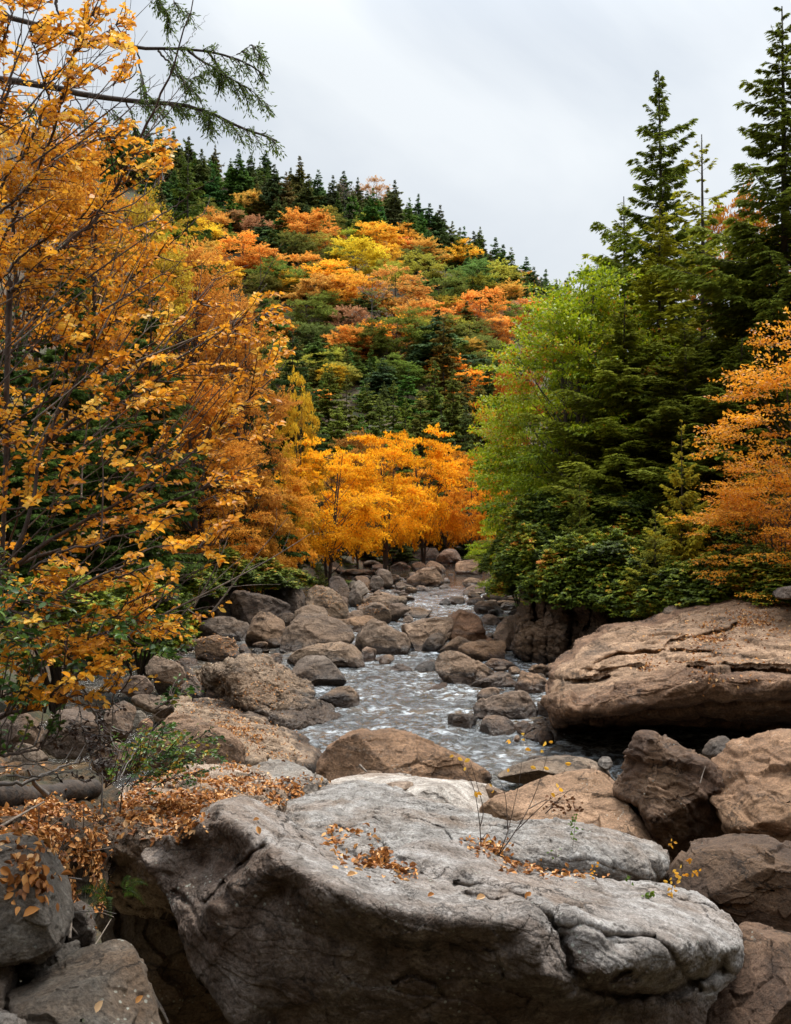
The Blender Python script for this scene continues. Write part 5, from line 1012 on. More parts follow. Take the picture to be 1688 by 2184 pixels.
# the dark spruce stand at the foot of the hill
STAND = [make_spruce('tall_spruce', 17, 3.3, 180 + k, nb=110, per=34, blade=.42, sub=3, width=.30, ragged=.5, lo=.1, droop=.3, bw=1.8) for k in range(3)]
sr = random.Random(4)
for k, (x, t, Y) in enumerate([(652, 795, 118), (700, 770, 124), (742, 800, 112), (782, 815, 120), (812, 830, 108), (842, 812, 116), (872, 782, 126), (900, 820, 112), (930, 770, 122), (948, 668, 135), (968, 775, 116), (996, 790, 124), (1022, 800, 118), (1045, 760, 130), (660, 830, 104), (720, 845, 100), (770, 870, 96), (868, 850, 100), (940, 852, 100), (992, 850, 102), (1078, 800, 120), (610, 770, 112), (570, 800, 104), (635, 720, 128), (540, 760, 115)]):
    plant(STAND[k % 3], px(x, Y), Y, dtop=t, wpx=sr.uniform(95, 130), label='tall dark spruce in the stand behind the golden riverside trees, ' + ['at its left edge', 'left of centre', 'in its centre', 'right of centre', 'at its right edge'][min(4, max(0, int((x - 560) / 105)))], group='spruce stand behind the golden trees', tint=tuple(c * sr.uniform(.8, 1.5) for c in (.14, .165, .035)), rng=sr)

# --- golden trees along the far water ---------------------------------------------
GT = [make_broadleaf('golden_tree', 9, 4.2, 52, 25000, .17, 200 + k, FOL_TREE, .20, flat=.25, spread=.8, sprayk=10, trunks=3, droop=.35, T=T_DIAMOND, rise=.6) for k in range(3)]
gr = random.Random(9)
GOLD = (1.0, .52, .022)
for k, (x, t, Y, w, c, lab) in enumerate([
    (700, 935, 62, 230, GOLD, 'golden orange tree leaning over the left bank, nearest of the riverside row'),
    (822, 912, 72, 190, (1.0, .50, .02), 'brightest golden tree in the middle of the riverside row'),
    (765, 925, 78, 150, (.50, .24, .05), 'duller brown-orange tree between the two brightest golden ones'),
    (905, 915, 82, 170, (.98, .48, .02), 'tall narrow golden tree right of the brightest one'),
    (1010, 965, 84, 140, (.86, .38, .03), 'orange tree at the bend of the river'),
    (1085, 985, 78, 150, (.92, .44, .03), 'orange tree partly behind the lime-green tree'),
    (600, 990, 54, 170, (.78, .36, .035), 'brownish orange tree at the left of the riverside row'),
    (948, 960, 96, 170, (.85, .38, .03), 'small orange tree at the back of the bend'),
    (540, 1010, 48, 160, (.60, .28, .04), 'amber tree over the dark boulders of the left bank'),
    (640, 800, 60, 90, (.75, .48, .04), 'yellow-green and orange tree against the dark spruces')]):
    plant(GT[k % 3], px(x, Y), Y, dtop=t, zbase=max(-4.4, min(tz(px(x, Y), Y), -2.2)) if Y < 95 else None, wpx=w, label=lab, tint=c, rng=gr, group=None)
# orange and green trees rising behind the foreground branches
MT = [make_broadleaf('autumn_tree', 16, 3.3, 110, 42000, .13, 220 + k, FOL_TREE, .08, flat=.45, spread=.62, sprayk=9, droop=.05, trunks=3, rise=.8) for k in range(2)]
for k, (x, t, Y, w, c, lab) in enumerate([
    (395, 520, 50, 260, (.66, .29, .05), 'tall orange tree with fine leaves behind the foreground branches'),
    (515, 640, 48, 180, (.66, .29, .05), 'slender orange tree whose twigs reach toward the dark spruces'),
    (280, 410, 44, 250, (.55, .38, .04), 'tall yellow and orange tree behind the upper foreground branches'),
    (180, 300, 40, 300, (.75, .34, .04), 'orange tree behind the left edge branches'),
    (60, 250, 38, 260, (.70, .33, .04), 'high amber tree at the left edge behind the branches'),
    (430, 800, 42, 240, (.70, .30, .04), 'low orange tree over the shaded left bank')]):
    plant(MT[k % 2], px(x, Y), Y, dtop=t, wpx=w, label=lab, tint=c, rng=gr)
LS = [make_spruce('hemlock_tree', 15, 2.8, 240 + k, nb=150, per=44, blade=.24, sub=3, width=.36, ragged=.5, lo=.05, droop=.3, bw=1.5, top=.65) for k in range(2)]
for k, (x, t, Y, w, c, lab) in enumerate([
    (140, 520, 34, 300, (.06, .10, .02), 'dark green hemlock behind the lower foreground branches'),
    (330, 580, 36, 260, (.065, .10, .022), 'olive green hemlock behind the middle foreground branches'),
    (20, 640, 30, 260, (.05, .09, .02), 'dark hemlock at the left edge behind the birch trunk'),
    (400, 290, 66, 200, (.09, .13, .02), 'hemlock with yellow-green sprays in front of the far ridge'),
    (540, 760, 52, 190, (.05, .08, .02), 'dark hemlock between the orange trees of the left bank'),
    (620, 700, 82, 170, (.045, .075, .02), 'dark hemlock above the golden trees at the left'),
    (430, 900, 46, 220, (.045, .08, .018), 'dark hemlock standing in the shade over the left boulders'),
    (240, 760, 30, 260, (.06, .10, .02), 'green hemlock in the undergrowth of the left slope')]):
    plant(LS[k % 2], px(x, Y), Y, dtop=t, wpx=w, label=lab, tint=c, rng=gr)

for k, (x, t, Y) in enumerate([(600, 1060, 60), (650, 1085, 70), (705, 1070, 78), (755, 1080, 88), (810, 1065, 92), (860, 1075, 94), (915, 1070, 97), (965, 1078, 99), (1020, 1070, 100), (1075, 1080, 99), (840, 1110, 86), (780, 1110, 84)]):
    plant(LS[k % 2], px(x, Y), Y, dtop=t, zbase=-4.6, wpx=100, label='low dark hemlock in the shade behind the trunks of the golden riverside trees', tint=(.07, .085, .022), rng=gr, group='dark hemlocks under the golden trees')

# --- the right bank ---------------------------------------------------------------
rr = random.Random(31)
lime = make_broadleaf('lime_green_tree', 11.5, 4.4, 150, 80000, .13, 300, FOL_LIME, .02, flat=.12, spread=.55, sprayk=11, trunks=3, droop=.04, T=T_FOLD, rise=.6, cone=.25)
plant(lime, px(1232, 38), 38, dtop=585, wpx=425, label='broad lime-green tree with orange edges above the cliff', rot=.4)
lime2 = make_broadleaf('lime_green_tree', 6, 3.4, 50, 22000, .12, 301, FOL_LIME, .02, flat=.12, spread=.7, sprayk=9, trunks=2, droop=.1, T=T_FOLD, rise=.6)
plant(lime2, px(1120, 44), 44, dtop=800, zbase=-3.6, wpx=200, label='lower lime-green tree drooping over the water behind the cliff')
plant(lime2, px(1075, 50), 50, dtop=1085, zbase=-4.4, wpx=130, label='low yellow-green sapling hanging over the far stones')
RS = [make_spruce('tall_spruce', 19, 3.0, 320 + k, nb=260, per=80, blade=.20, sub=4, width=.36, ragged=.75, lo=.08, droop=.25, up=.25, dens=.9, bw=1.25, top=.8) for k in range(3)]
SP = [make_spruce('sparse_spruce', 16, 2.6, 330, nb=110, per=34, blade=.20, sub=3, width=.36, ragged=.6, lo=.1, bare=.35, droop=-.1, up=.25)]
for x, t, Y, w, c, pr, lab in [
    (1405, 150, 43, 250, (.040, .068, .020), RS[0], 'tall ragged spruce with a pointed top, left of the two tallest'),
    (1500, 285, 38, 260, (.085, .115, .022), SP[0], 'thin spruce with a bare straight trunk and sparse yellowish needles'),
    (1668, 15, 35, 330, (.038, .062, .018), RS[1], 'tallest dark spruce at the right edge of the view'),
    (1325, 420, 46, 230, (.075, .115, .020), RS[2], 'feathery green hemlock-like spruce left of the ragged one'),
    (1410, 430, 39, 230, (.080, .105, .018), RS[1], 'olive green spruce in front of the ragged tall one'),
    (1590, 470, 37, 260, (.050, .075, .018), RS[0], 'dark olive spruce between the thin spruce and the tallest one'),
    (1340, 640, 35, 260, (.045, .068, .016), RS[2], 'dark spruce whose boughs overlap the lime-green tree'),
    (1455, 700, 33.5, 280, (.040, .060, .015), RS[0], 'dark spruce filling the shade behind the small golden-green fir'),
    (1590, 720, 32, 280, (.035, .055, .015), RS[2], 'dark spruce behind the orange beech'),
    (1213, 585, 66, 110, (.04, .075, .022), RS[1], 'small distant spruce in the notch of the skyline'),
    (1270, 560, 60, 170, (.07, .11, .02), RS[2], 'spruce with spreading tips at the left end of the tall group'),
    (1230, 800, 43, 220, (.035, .05, .014), RS[1], 'dark spruce hidden inside the shade of the lime-green tree')]:
    plant(pr, px(x, Y), Y, dtop=t, wpx=w * 1.4, label=lab, tint=tuple(q * f for q, f in zip(c, (4.2, 3.1, 1.5))), rng=rr)
yf = make_spruce('young_fir', 5, 1.5, 350, nb=110, per=40, blade=.10, sub=4, width=.34, ragged=.3, lo=.02, droop=-.05, up=.12)
plant(yf, px(1452, 29), 29, dtop=895, zbase=-3.2, wpx=175, label='small golden-green fir standing in front of the dark spruces', tint=(.42, .36, .04))
plant(yf, px(1238, 31), 31, dtop=1005, zbase=-2.4, wpx=110, label='little olive fir rising out of the rhododendrons', tint=(.22, .25, .04))
plant(yf, px(1400, 27.5), 27.5, dtop=1080, zbase=-3.3, wpx=150, label='drooping yellow-green fir among the rhododendrons', tint=(.26, .26, .04))
plant(yf, px(680, 47), 47, dtop=1185, zbase=-4.2, wpx=44, label='small dark fir on the left bank above the boulders', tint=(.08, .09, .02))
for x, t, Y, w, c, lab in [(1570, 430, 56, 220, (.62, .28, .05), 'orange tree glowing behind the tall spruces'), (1650, 520, 52, 220, (.60, .34, .04), 'yellow-orange tree behind the trunk of the tallest spruce'),
    (1690, 480, 60, 180, (.55, .26, .05), 'orange tree behind the top right spruces'), (1600, 760, 44, 200, (.60, .22, .03), 'rusty tree deep behind the orange beech'), (1150, 640, 74, 150, (.60, .21, .03), 'orange tree behind the left shoulder of the lime-green tree'),
    (1340, 880, 42, 170, (.50, .22, .03), 'amber tree in the gap beneath the dark spruces')]:
    plant(GT[rr.randrange(3)], px(x, Y), Y, dtop=t, wpx=w, label=lab, tint=c, rng=rr)
beech = make_broadleaf('orange_beech', 7, 2.6, 90, 22000, .085, 370, LEAF_ORANGE, .03, flat=.2, spread=.7, sprayk=9, trunks=4, droop=.1, T=T_FOLD, bark=TWIG, rise=.9, trunk_r=.045)
plant(beech, px(1735, 26), 26, dtop=690, zbase=-2.3, wpx=420, label='orange-leaved beech at the right edge beside the massive boulder', rot=2.0)
plant(beech, px(1660, 25.5), 25.5, dtop=985, zbase=-2.6, wpx=330, label='low spreading orange beech in front of the rhododendrons', rot=1.0)
# rhododendrons
def make_rhodo(name, H, R, n, seed):
    rng = np.random.default_rng(seed); root = empty(name); st, cr_ = MB(), MB()
    u = unit(n, rng); u[:, 2] = np.abs(u[:, 2]) * 1.0 - .35; r = rng.uniform(.45, 1, n) ** .4; lump = 1 + .28 * fbm(u * 2.2 + seed, 3)
    P = u * np.array([R, R, H * .62]) * (r * lump)[:, None] + np.array([0, 0, H * .38])
    k = 9; ct = np.clip(.42 + .45 * fbm(P * .9 + seed, 3) + rng.normal(size=n) * .14, 0, 1)
    for j in range(k):
        a = j * 6.283 / k + rng.uniform(-.3, .3, n); D = np.stack([np.cos(a), np.sin(a), rng.uniform(-.35, .35, n)], 1) + u * .55
        put_leaves(cr_, P, D, u * .6 + np.array([0, 0, 1.0]), .125 * rng.uniform(.7, 1.25, n), np.clip(ct + rng.normal(size=n) * .12, 0, 1), T_NARROW, 1.7)
    for s in range(16):
        q = P[rng.integers(n)]; st.tube(bez(np.array([rng.normal() * .1, rng.normal() * .1, -.6]), q * np.array([.4, .4, .6]), q, 8), np.linspace(.04, .012, 8), 5)
    st.build('stems', BARK, root, smooth=True); cr_.build('foliage', FOL_RHODO, root); root['H'] = H; root['R'] = R
    return root
RHp = [make_rhodo('rhododendron', 2.6, 1.7, 2600, 400 + k) for k in range(4)]
for k, (x, t, b, w, Y, lab) in enumerate([
    (1150, 1075, 1285, 190, 31.5, 'rhododendron at the left end of the thicket, hanging over the cliff corner'), (1215, 1100, 1320, 200, 30, 'dark rhododendron over the shaded cliff'), (1300, 1080, 1325, 220, 29.6, 'rhododendron with reddish tips in the middle of the thicket'),
    (1385, 1130, 1335, 210, 28.5, 'deep green rhododendron under the drooping fir'), (1460, 1160, 1340, 200, 27, 'rhododendron touching the top of the massive boulder'), (1540, 1150, 1320, 210, 26.5, 'bright green rhododendron just above the massive boulder'),
    (1625, 1130, 1290, 220, 25.8, 'rhododendron with yellow and orange leaves at the right end of the thicket'), (1175, 1000, 1200, 200, 34, 'upper rhododendron under the lime-green tree'), (1270, 1000, 1180, 220, 33, 'upper rhododendron beneath the dark spruce boughs'),
    (1360, 1020, 1180, 200, 32, 'upper rhododendron beside the little olive fir'), (1540, 1040, 1220, 220, 30, 'upper rhododendron behind the orange beech branches'), (1650, 1020, 1220, 220, 29, 'upper rhododendron at the right edge'), (1085, 1110, 1240, 110, 42, 'far low rhododendron beside the upper stones'), (1700, 1180, 1300, 200, 24.5, 'rhododendron at the right edge behind the massive boulder'),
    (1110, 1180, 1285, 120, 33, 'drooping rhododendron branch mass nearest the stream')]):
    zb = (CY - b) * Y / F; plant(RHp[k % 4], px(x, Y), Y, dtop=t, zbase=zb, wpx=w * 1.05, label=lab, cat='shrub', rng=rr)
for k, (x, t, b, w, Y, lab) in enumerate([(545, 1170, 1270, 170, 42, 'dark evergreen shrub over the left bank boulders'), (470, 1150, 1260, 160, 40, 'shaded evergreen shrub left of the dark one'), (620, 1200, 1260, 110, 46, 'low evergreen shrub above the tall dark boulder'), (400, 1180, 1290, 150, 36, 'shaded shrub above the very dark big boulder'), (745, 1232, 1262, 50, 52, 'small bright green fern patch above the blue-grey boulder'),
    (300, 1180, 1420, 240, 24, 'leafy green shrub behind the orange branches'), (120, 1150, 1450, 300, 20, 'green shrub filling the left undergrowth'),]):
    zb = (CY - b) * Y / F; plant(RHp[k % 4], px(x, Y), Y, dtop=t, zbase=zb, wpx=w, label=lab, cat='shrub', rng=rr)
def drop_unused():
    for p in HF + HS + HB + [HDEAD] + STAND + GT + MT + LS + RS + SP + RHp:
        if p.name not in FIRST:
            for c in kids(p): bpy.data.objects.remove(c)
            bpy.data.objects.remove(p)
    for k, o in enumerate(PROTO):
        if not used[k]: bpy.data.objects.remove(o)
drop_unused(); strip_kids()

# ------------------------------------------------------------------ the leafy branches in front on the left
def V1(*p): return [(x * .3646, y * .3646) for x, y in p]
def V2(*p): return [(x * .3646, 615.4 + y * .3646) for x, y in p]
fr = np.random.default_rng(77)
def smooth_line(p, n=16):
    p = np.asarray(p, float); s = np.concatenate([[0], np.cumsum(np.linalg.norm(np.diff(p[:, :2], axis=0), axis=1))]); t = np.linspace(0, s[-1], n)
    q = np.stack([np.interp(t, s, p[:, i]) for i in range(p.shape[1])], 1)
    for _ in range(2): q[1:-1] = (q[:-2] + 2 * q[1:-1] + q[2:]) / 4
    return q
def leafy_tree(name, label, trunk, branches, targets, per=(9, 15), leaf=.038, mat=LEAF_ORANGE, tone=(.25, .95), bark=TWIG, base=None, thin=1.0, T=T_LEAF, cat='tree', reach=260, droop=.25):
    """trunk, branches: (points, Y0, Y1, radius); targets: (x, y) where leafy twigs end. Every branch is a part with its leaves under it"""
    first = pt(trunk[0][0][0], trunk[0][0][1], trunk[1]) if base is None else np.array(base)
    root = empty(name, first); tm = MB(); L = smooth_line(trunk[0], 18); Y = np.linspace(trunk[1], trunk[2], 18)
    P = np.array([pt(a, b, y) for (a, b), y in zip(L, Y)]); tm.tube(P - first, np.linspace(trunk[3], trunk[3] * .6, 18), 8)
    tm.build('trunk', bark, root, smooth=True)
    B = []
    for pts, y0, y1, r in branches:
        L = smooth_line(pts, 22); Y = np.linspace(y0, y1, 22) + .12 * np.sin(np.linspace(0, 5, 22) + fr.uniform(0, 6))
        B.append([L, Y, MB(), MB(), r])
        P = np.array([pt(a, b, y) for (a, b), y in zip(L, Y)]) + fr.normal(size=(22, 3)) * .004
        B[-1][2].tube(P - first, np.linspace(r, r * .22, 22), 6)
    for (x, y) in targets:
        best = None
        for k, (L, Y, _, _, r) in enumerate(B):
            d = L - np.array([x, y]); pen = np.where(d[:, 0] > -12, 160, 0) + np.where(d[:, 1] < -25, 110, 0); q = np.hypot(d[:, 0], d[:, 1]) + pen
            j = int(np.argmin(q))
            if best is None or q[j] < best[0]: best = (q[j], k, j)
        if best[0] > reach: continue
        _, k, j = best; L, Y, tb, lb, r = B[k]; j = max(0, j - 1)
        a = pt(L[j, 0], L[j, 1], Y[j]); Ye = Y[j] + fr.normal() * .28; c = pt(x, y, Ye); m = (a + c) / 2 + np.array([fr.normal() * .02, fr.normal() * .05, fr.uniform(-.05, .03)]) 
        tw = bez(a, m, c, 9); ln = np.linalg.norm(c - a); tb.tube(tw - first, np.linspace(.0042, .0014, 9) * thin, 4)
        n = int(fr.integers(*per) * np.clip(ln / .25, .6, 2.0)); u = np.sort(fr.uniform(.25 if ln > .2 else .05, 1.0, n)); u[-1] = 1
        p = np.stack([np.interp(u, np.linspace(0, 1, 9), tw[:, i]) for i in range(3)], 1) - first; td = (c - a) / (ln + 1e-6)
        sd = np.cross(td, [0, 0, 1.0]); sd /= np.linalg.norm(sd) + 1e-6; sg = np.where(np.arange(n) % 2, 1, -1)
        D = td * fr.uniform(.3, 1.1, n)[:, None] + sd * (sg * fr.uniform(.3, 1.1, n))[:, None] + fr.normal(size=(n, 3)) * .25; D[:, 2] -= fr.uniform(-.1, 2 * droop, n)
        N = np.array([0, -.35, .9]) + unit(n, fr) * .65; ct = fr.normal() * .12
        put_leaves(lb, p, D, N, leaf * fr.uniform(.6, 1.2, n), np.clip(fr.uniform(*tone) + ct + fr.normal(size=n) * .14, 0, 1), T, fr.uniform(.68, 1.0, n), fr.uniform(-.2, .9, n))
    for L, Y, tb, lb, r in B:
        o = tb.build('branch', bark, root, smooth=True)
        if lb.n: lb.build('leaves', mat, o)
    return tag(root, label, cat)
def bare_twigs(spec, n, label, y0=4.6, y1=5.8):
    x0, x1, ya, yb, L0, L1 = spec; rt = empty('bare_twigs', pt(0, 1100, 5.2)); f_ = np.array(rt.location); 
    for k in range(n):
        mb = MB(); x = fr.uniform(x0, x1); y = fr.uniform(ya, yb); a = math.radians(fr.normal() * 13 + 47); L = fr.uniform(L0, L1); Y = fr.uniform(y0, y1); bend = fr.normal() * .07 * L
        p = np.array([pt(x + math.cos(a) * L * t + bend * math.sin(t * 3), y - math.sin(a) * L * t + bend * t * t, Y + .2 * t) for t in np.linspace(0, 1, 12)]) - f_
        mb.tube(p, np.linspace(.0048, .0012, 12), 4)
        for q in range(3):
            j = int(fr.integers(3, 10)); d = (p[j + 1] - p[j]); d /= np.linalg.norm(d); s_ = 1 if q % 2 else -1; e = p[j] + (d + np.array([s_ * .5, fr.normal() * .3, -s_ * .35])) * fr.uniform(.08, .25); mb.tube(np.array([p[j], (p[j] + e) / 2 + .006, e]), [.002, .0015, .0008], 3)
        mb.build('twig', TWIG if k % 3 else DEADWOOD, rt, smooth=True)
    tag(rt, label, 'twigs')
def in_region(bounds, n, dens=None):
    """n points left of the boundary (y, xmax) with a density map"""
    ys = [b[0] for b in bounds]; xs = [b[1] for b in bounds]; x0 = [b[2] for b in bounds]; out = []
    while len(out) < n:
        y = fr.uniform(ys[0], ys[-1]); xm = np.interp(y, ys, xs); xa = np.interp(y, ys, x0); x = fr.uniform(xa, max(xs))
        if x > xm: continue
        g = .5 + perlin(np.array([[x * .016, y * .028 + x * .008, 3.3]]))[0] * 1.3
        if fr.random() < np.clip(g * (dens(x, y) if dens else 1), 0.06, 1): out.append((x, y))
    return out
UPB = [(V1((-20, 1480), (130, 1180), (260, 920), (340, 700), (440, 300), (560, 60), (600, -60)), 5.6, 5.0, .011), (V1((60, 1700), (330, 1480), (560, 1300), (690, 1100), (800, 860), (900, 650), (1000, 430), (1060, 250), (1110, 60), (1130, -20)), 5.2, 5.6, .014),
    (V1((-20, 760), (60, 500), (110, 250), (160, -40)), 6, 5.6, .010), (V1((0, 1100), (160, 860), (300, 640), (420, 520), (560, 400)), 4.8, 5.2, .007), (V1((330, 700), (240, 420), (180, 200), (120, -30)), 5.2, 5.6, .007),
    (V1((0, 1250), (200, 1050), (420, 880), (620, 800), (820, 790)), 5.0, 5.4, .007), (V1((690, 1100), (640, 860), (600, 700)), 5.4, 5.6, .005), (V1((440, 300), (560, 230), (720, 120)), 5.1, 5.0, .004),
    (V1((-20, 1660), (220, 1420), (430, 1290), (660, 1230), (850, 1240)), 5.2, 5.0, .008), (V1((500, 1350), (760, 1200), (960, 1060), (1060, 930)), 5.2, 5.4, .005), (V1((780, 1340), (960, 1260), (1130, 1120), (1240, 1060), (1320, 950)), 5.4, 5.6, .005),
    (V1((700, 1680), (950, 1480), (1100, 1330), (1210, 1240), (1230, 1150)), 5.6, 5.8, .006), (V1((340, 700), (420, 590), (560, 560), (720, 470)), 5.2, 5.2, .004), (V1((0, 320), (60, 120), (90, -40)), 5.5, 5.3, .008), (V1((1060, 280), (1140, 190), (1220, 80)), 5.6, 5.6, .002), (V1((900, 650), (960, 600), (1060, 560), (1100, 540)), 5.4, 5.5, .003)]
up_t = in_region([(-20, 300, -30), (60, 290, -30), (120, 295, -30), (165, 290, -30), (175, 120, -30), (235, 180, -30), (250, 370, -30), (330, 400, -30), (380, 330, -30), (430, 340, -30), (520, 430, -30), (620, 420, -30)], 430, lambda x, y: 1.25 if y < 120 else (.5 if 165 < y < 235 else .85))
bare_twigs((-60, 300, 200, 800, 120, 330), 40, 'thin dark bare stems crossing the upper half of the orange leaves')
birch_up = leafy_tree('birch_tree', 'tall orange-leaved birch filling the upper left corner, its thin stems leaning right', (V1((-40, 1900), (-30, 1500), (-20, 900), (-30, 400), (-20, -60)), 5.6, 6.2, .02), UPB, up_t)
LOB = [(V2((-40, 860), (100, 770), (300, 640), (420, 590), (560, 480), (640, 420)), 5.0, 4.8, .008), (V2((60, 1600), (160, 1400), (215, 1150), (235, 950), (400, 600), (560, 370), (660, 200), (710, 60), (760, -40)), 4.8, 5.2, .012),
    (V2((235, 930), (470, 740), (720, 560), (900, 400), (1100, 180), (1250, -20)), 4.9, 5.4, .011), (V2((60, 1640), (400, 1400), (600, 1320), (800, 1200), (1050, 1030), (1300, 800), (1450, 640), (1560, 560), (1688, 420)), 4.6, 5.6, .012),
    (V2((230, 940), (500, 780), (700, 680), (1100, 420), (1350, 250), (1480, 80), (1560, -20)), 5.0, 5.6, .009), (V2((80, 1620), (300, 1540), (500, 1500), (830, 1320), (1200, 1160), (1350, 1080), (1540, 1020)), 4.7, 5.2, .010),
    (V2((200, 1640), (300, 1550), (700, 1460), (1000, 1340), (1300, 1190)), 4.5, 4.9, .007), (V2((500, 1720), (760, 1600), (900, 1500), (1200, 1520), (1330, 1470)), 4.4, 4.7, .006), (V2((0, 1290), (260, 1290), (480, 1220), (700, 1180)), 4.9, 4.8, .005),
    (V2((1050, 1040), (1200, 900), (1350, 880), (1560, 880), (1640, 890)), 5.3, 5.5, .005), (V2((0, 560), (260, 450), (420, 420), (560, 400)), 5.2, 5.0, .005), (V2((-20, 400), (160, 330), (350, 300), (480, 330)), 5.4, 5.2, .004),
    (V2((800, 440), (930, 280), (1100, 120), (1270, -60), (1450, -140)), 5.5, 5.8, .006), (V2((1350, 260), (1500, 180), (1600, 120), (1688, 90)), 5.6, 5.9, .004), (V2((1460, 640), (1560, 480), (1688, 330), (1760, 260)), 5.6, 5.9, .004),
    (V2((430, 1500), (640, 1100), (860, 980), (1040, 930)), 5.0, 5.1, .005), (V2((60, 1500), (120, 1250), (180, 1000), (230, 700), (240, 500)), 5.3, 5.2, .006), (V2((660, 1700), (900, 1620), (1060, 1690), (1200, 1640)), 4.4, 4.5, .005),
    (V2((-20, 1420), (300, 1180), (420, 1040), (600, 1030), (740, 1010)), 4.9, 4.8, .006)]
lo_t = in_region([(600, 590, -30), (700, 640, -30), (760, 640, -30), (800, 590, -30), (900, 600, -30), (1000, 600, -30), (1040, 570, -30), (1100, 520, -30), (1160, 470, -30), (1210, 480, -30), (1235, 420, -30)], 450, lambda x, y: .85)
bare_twigs((-60, 480, 760, 1400, 150, 420), 46, 'thin dark bare stems crossing the lower half of the orange leaves', 4.4, 5.6)
birch_lo = leafy_tree('birch_tree', 'orange-leaved birch with long diagonal branches spreading from the left edge across the middle', (V2((60, -40), (50, 300), (36, 700), (40, 1000), (20, 1400), (10, 1800)), 5.3, 4.9, .017), LOB, lo_t)
DB = [(R6((-60, 720), (60, 620), (260, 490), (500, 380), (680, 270), (840, 180), (1000, 80), (1100, 0)), 4.6, 5.4, .011), (R6((-40, 1240), (120, 1200), (300, 1180), (380, 1060), (450, 980), (560, 920), (640, 880)), 4.4, 4.6, .013), (R6((300, 640), (560, 560), (860, 560), (1100, 540), (1300, 500), (1450, 480)), 5.0, 5.6, .006),
    (R6((560, 730), (800, 640), (1020, 640), (1230, 600), (1400, 510), (1540, 440)), 5.0, 5.6, .005), (R6((100, 900), (300, 800), (520, 760), (720, 700), (900, 640)), 4.8, 5.0, .006), (R6((440, 720), (480, 860), (500, 980)), 4.6, 4.7, .005),
    (R6((300, 1150), (520, 1080), (760, 1070), (960, 1060), (1130, 970)), 4.6, 5.0, .005), (R6((0, 420), (200, 330), (420, 280), (640, 240)), 5.2, 5.2, .005), (R6((700, 700), (860, 620), (1000, 470), (1120, 400)), 5.2, 5.3, .004), (R6((-20, 820), (200, 700), (400, 640)), 4.9, 5, .005)]
dn_t = in_region([(1215, 330, -30), (1260, 380, -30), (1300, 385, -30), (1345, 400, -30), (1365, 330, -30), (1400, 300, -30), (1440, 280, 20), (1480, 260, 60), (1510, 220, 120)], 470, lambda x, y: .95 if x < 330 else .5)
birch_dn = leafy_tree('birch_tree', 'low birch with drooping orange leaves over the left boulders', (R6((-80, 2000), (-60, 1400), (-70, 700), (-80, 0)), 5.0, 5.2, .02), DB, dn_t + [(x, y) for x, y in R6((1330, 640), (1260, 690), (1200, 560), (1500, 480), (1540, 455), (1380, 540), (1080, 960), (1010, 960), (1120, 700))], per=(5, 9))
# green thorny shrub with small leaves, and bare twigs, lower left
GB = [(R6((-40, 700), (60, 500), (150, 420), (260, 380)), 4.3, 4.5, .006), (R6((0, 1500), (200, 1480), (440, 1380), (560, 1280)), 4.2, 4.4, .007), (R6((1060, 1180), (1160, 1120), (1240, 1060), (1300, 1000)), 5.2, 5.3, .003), (R6((620, 1500), (800, 1380), (960, 1300), (1180, 1130)), 4.7, 5.1, .004),
    (R6((860, 700), (960, 600), (1100, 460), (1240, 360)), 4.8, 5.0, .004), (R6((600, 700), (760, 640), (900, 600), (960, 580)), 4.6, 4.6, .005), (R6((0, 1100), (160, 1040), (300, 1000)), 4.5, 4.5, .005), (R6((420, 900), (700, 900), (860, 880)), 4.7, 4.8, .004), (R6((1060, 800), (1160, 780), (1280, 760)), 5, 5.1, .003), (R6((-20, 300), (60, 220), (100, 100)), 4.6, 4.7, .005)]
g_t = [R6((fr.normal() * sx + a, fr.normal() * sy + b))[0] for a, b, sx, sy, n in [(60, 420, 110, 160, 60), (880, 620, 90, 60, 34), (700, 880, 160, 50, 26), (1240, 370, 60, 60, 10), (1180, 790, 90, 30, 16), (1270, 1050, 70, 50, 18), (1190, 1160, 40, 40, 8), (120, 1060, 130, 90, 36), (200, 1250, 120, 60, 16), (120, 700, 100, 80, 26), (480, 470, 90, 60, 20), (420, 680, 160, 90, 20)] for _ in range(int(n * .6))]
leafy_tree('bramble', 'tangled green-leaved bramble among the orange leaves at the lower left', (R6((-60, 1900), (-30, 1300), (-20, 700)), 4.3, 4.4, .012), GB, g_t, per=(5, 8), leaf=.036, mat=LEAF_GREEN, tone=(.15, .8), cat='shrub', reach=420)
BB = [(R6((720, 1720), (900, 1600), (1080, 1500), (1300, 1400), (1480, 1330)), 6.6, 6.9, .005), (R6((900, 1700), (1100, 1600), (1300, 1500), (1540, 1470)), 6.6, 6.8, .005), (R6((800, 1760), (900, 1650), (1020, 1450), (1120, 1330)), 6.4, 6.6, .004), (R6((1000, 1740), (1200, 1640), (1440, 1600)), 6.5, 6.7, .004)]
b_t = [R6((fr.normal() * 190 + 1180, fr.normal() * 105 + 1480))[0] for _ in range(240)]
leafy_tree('low_shrub', 'low green shrub with small leaves and a few red tips above the leaf litter', (R6((820, 1900), (830, 1780), (840, 1700)), 6.4, 6.4, .005), BB, [p for p in b_t if p[0] < 485 and 1540 < p[1] < 1690], per=(5, 9), leaf=.032, mat=LEAF_GREEN, tone=(.1, 1.05), cat='shrub', reach=500)
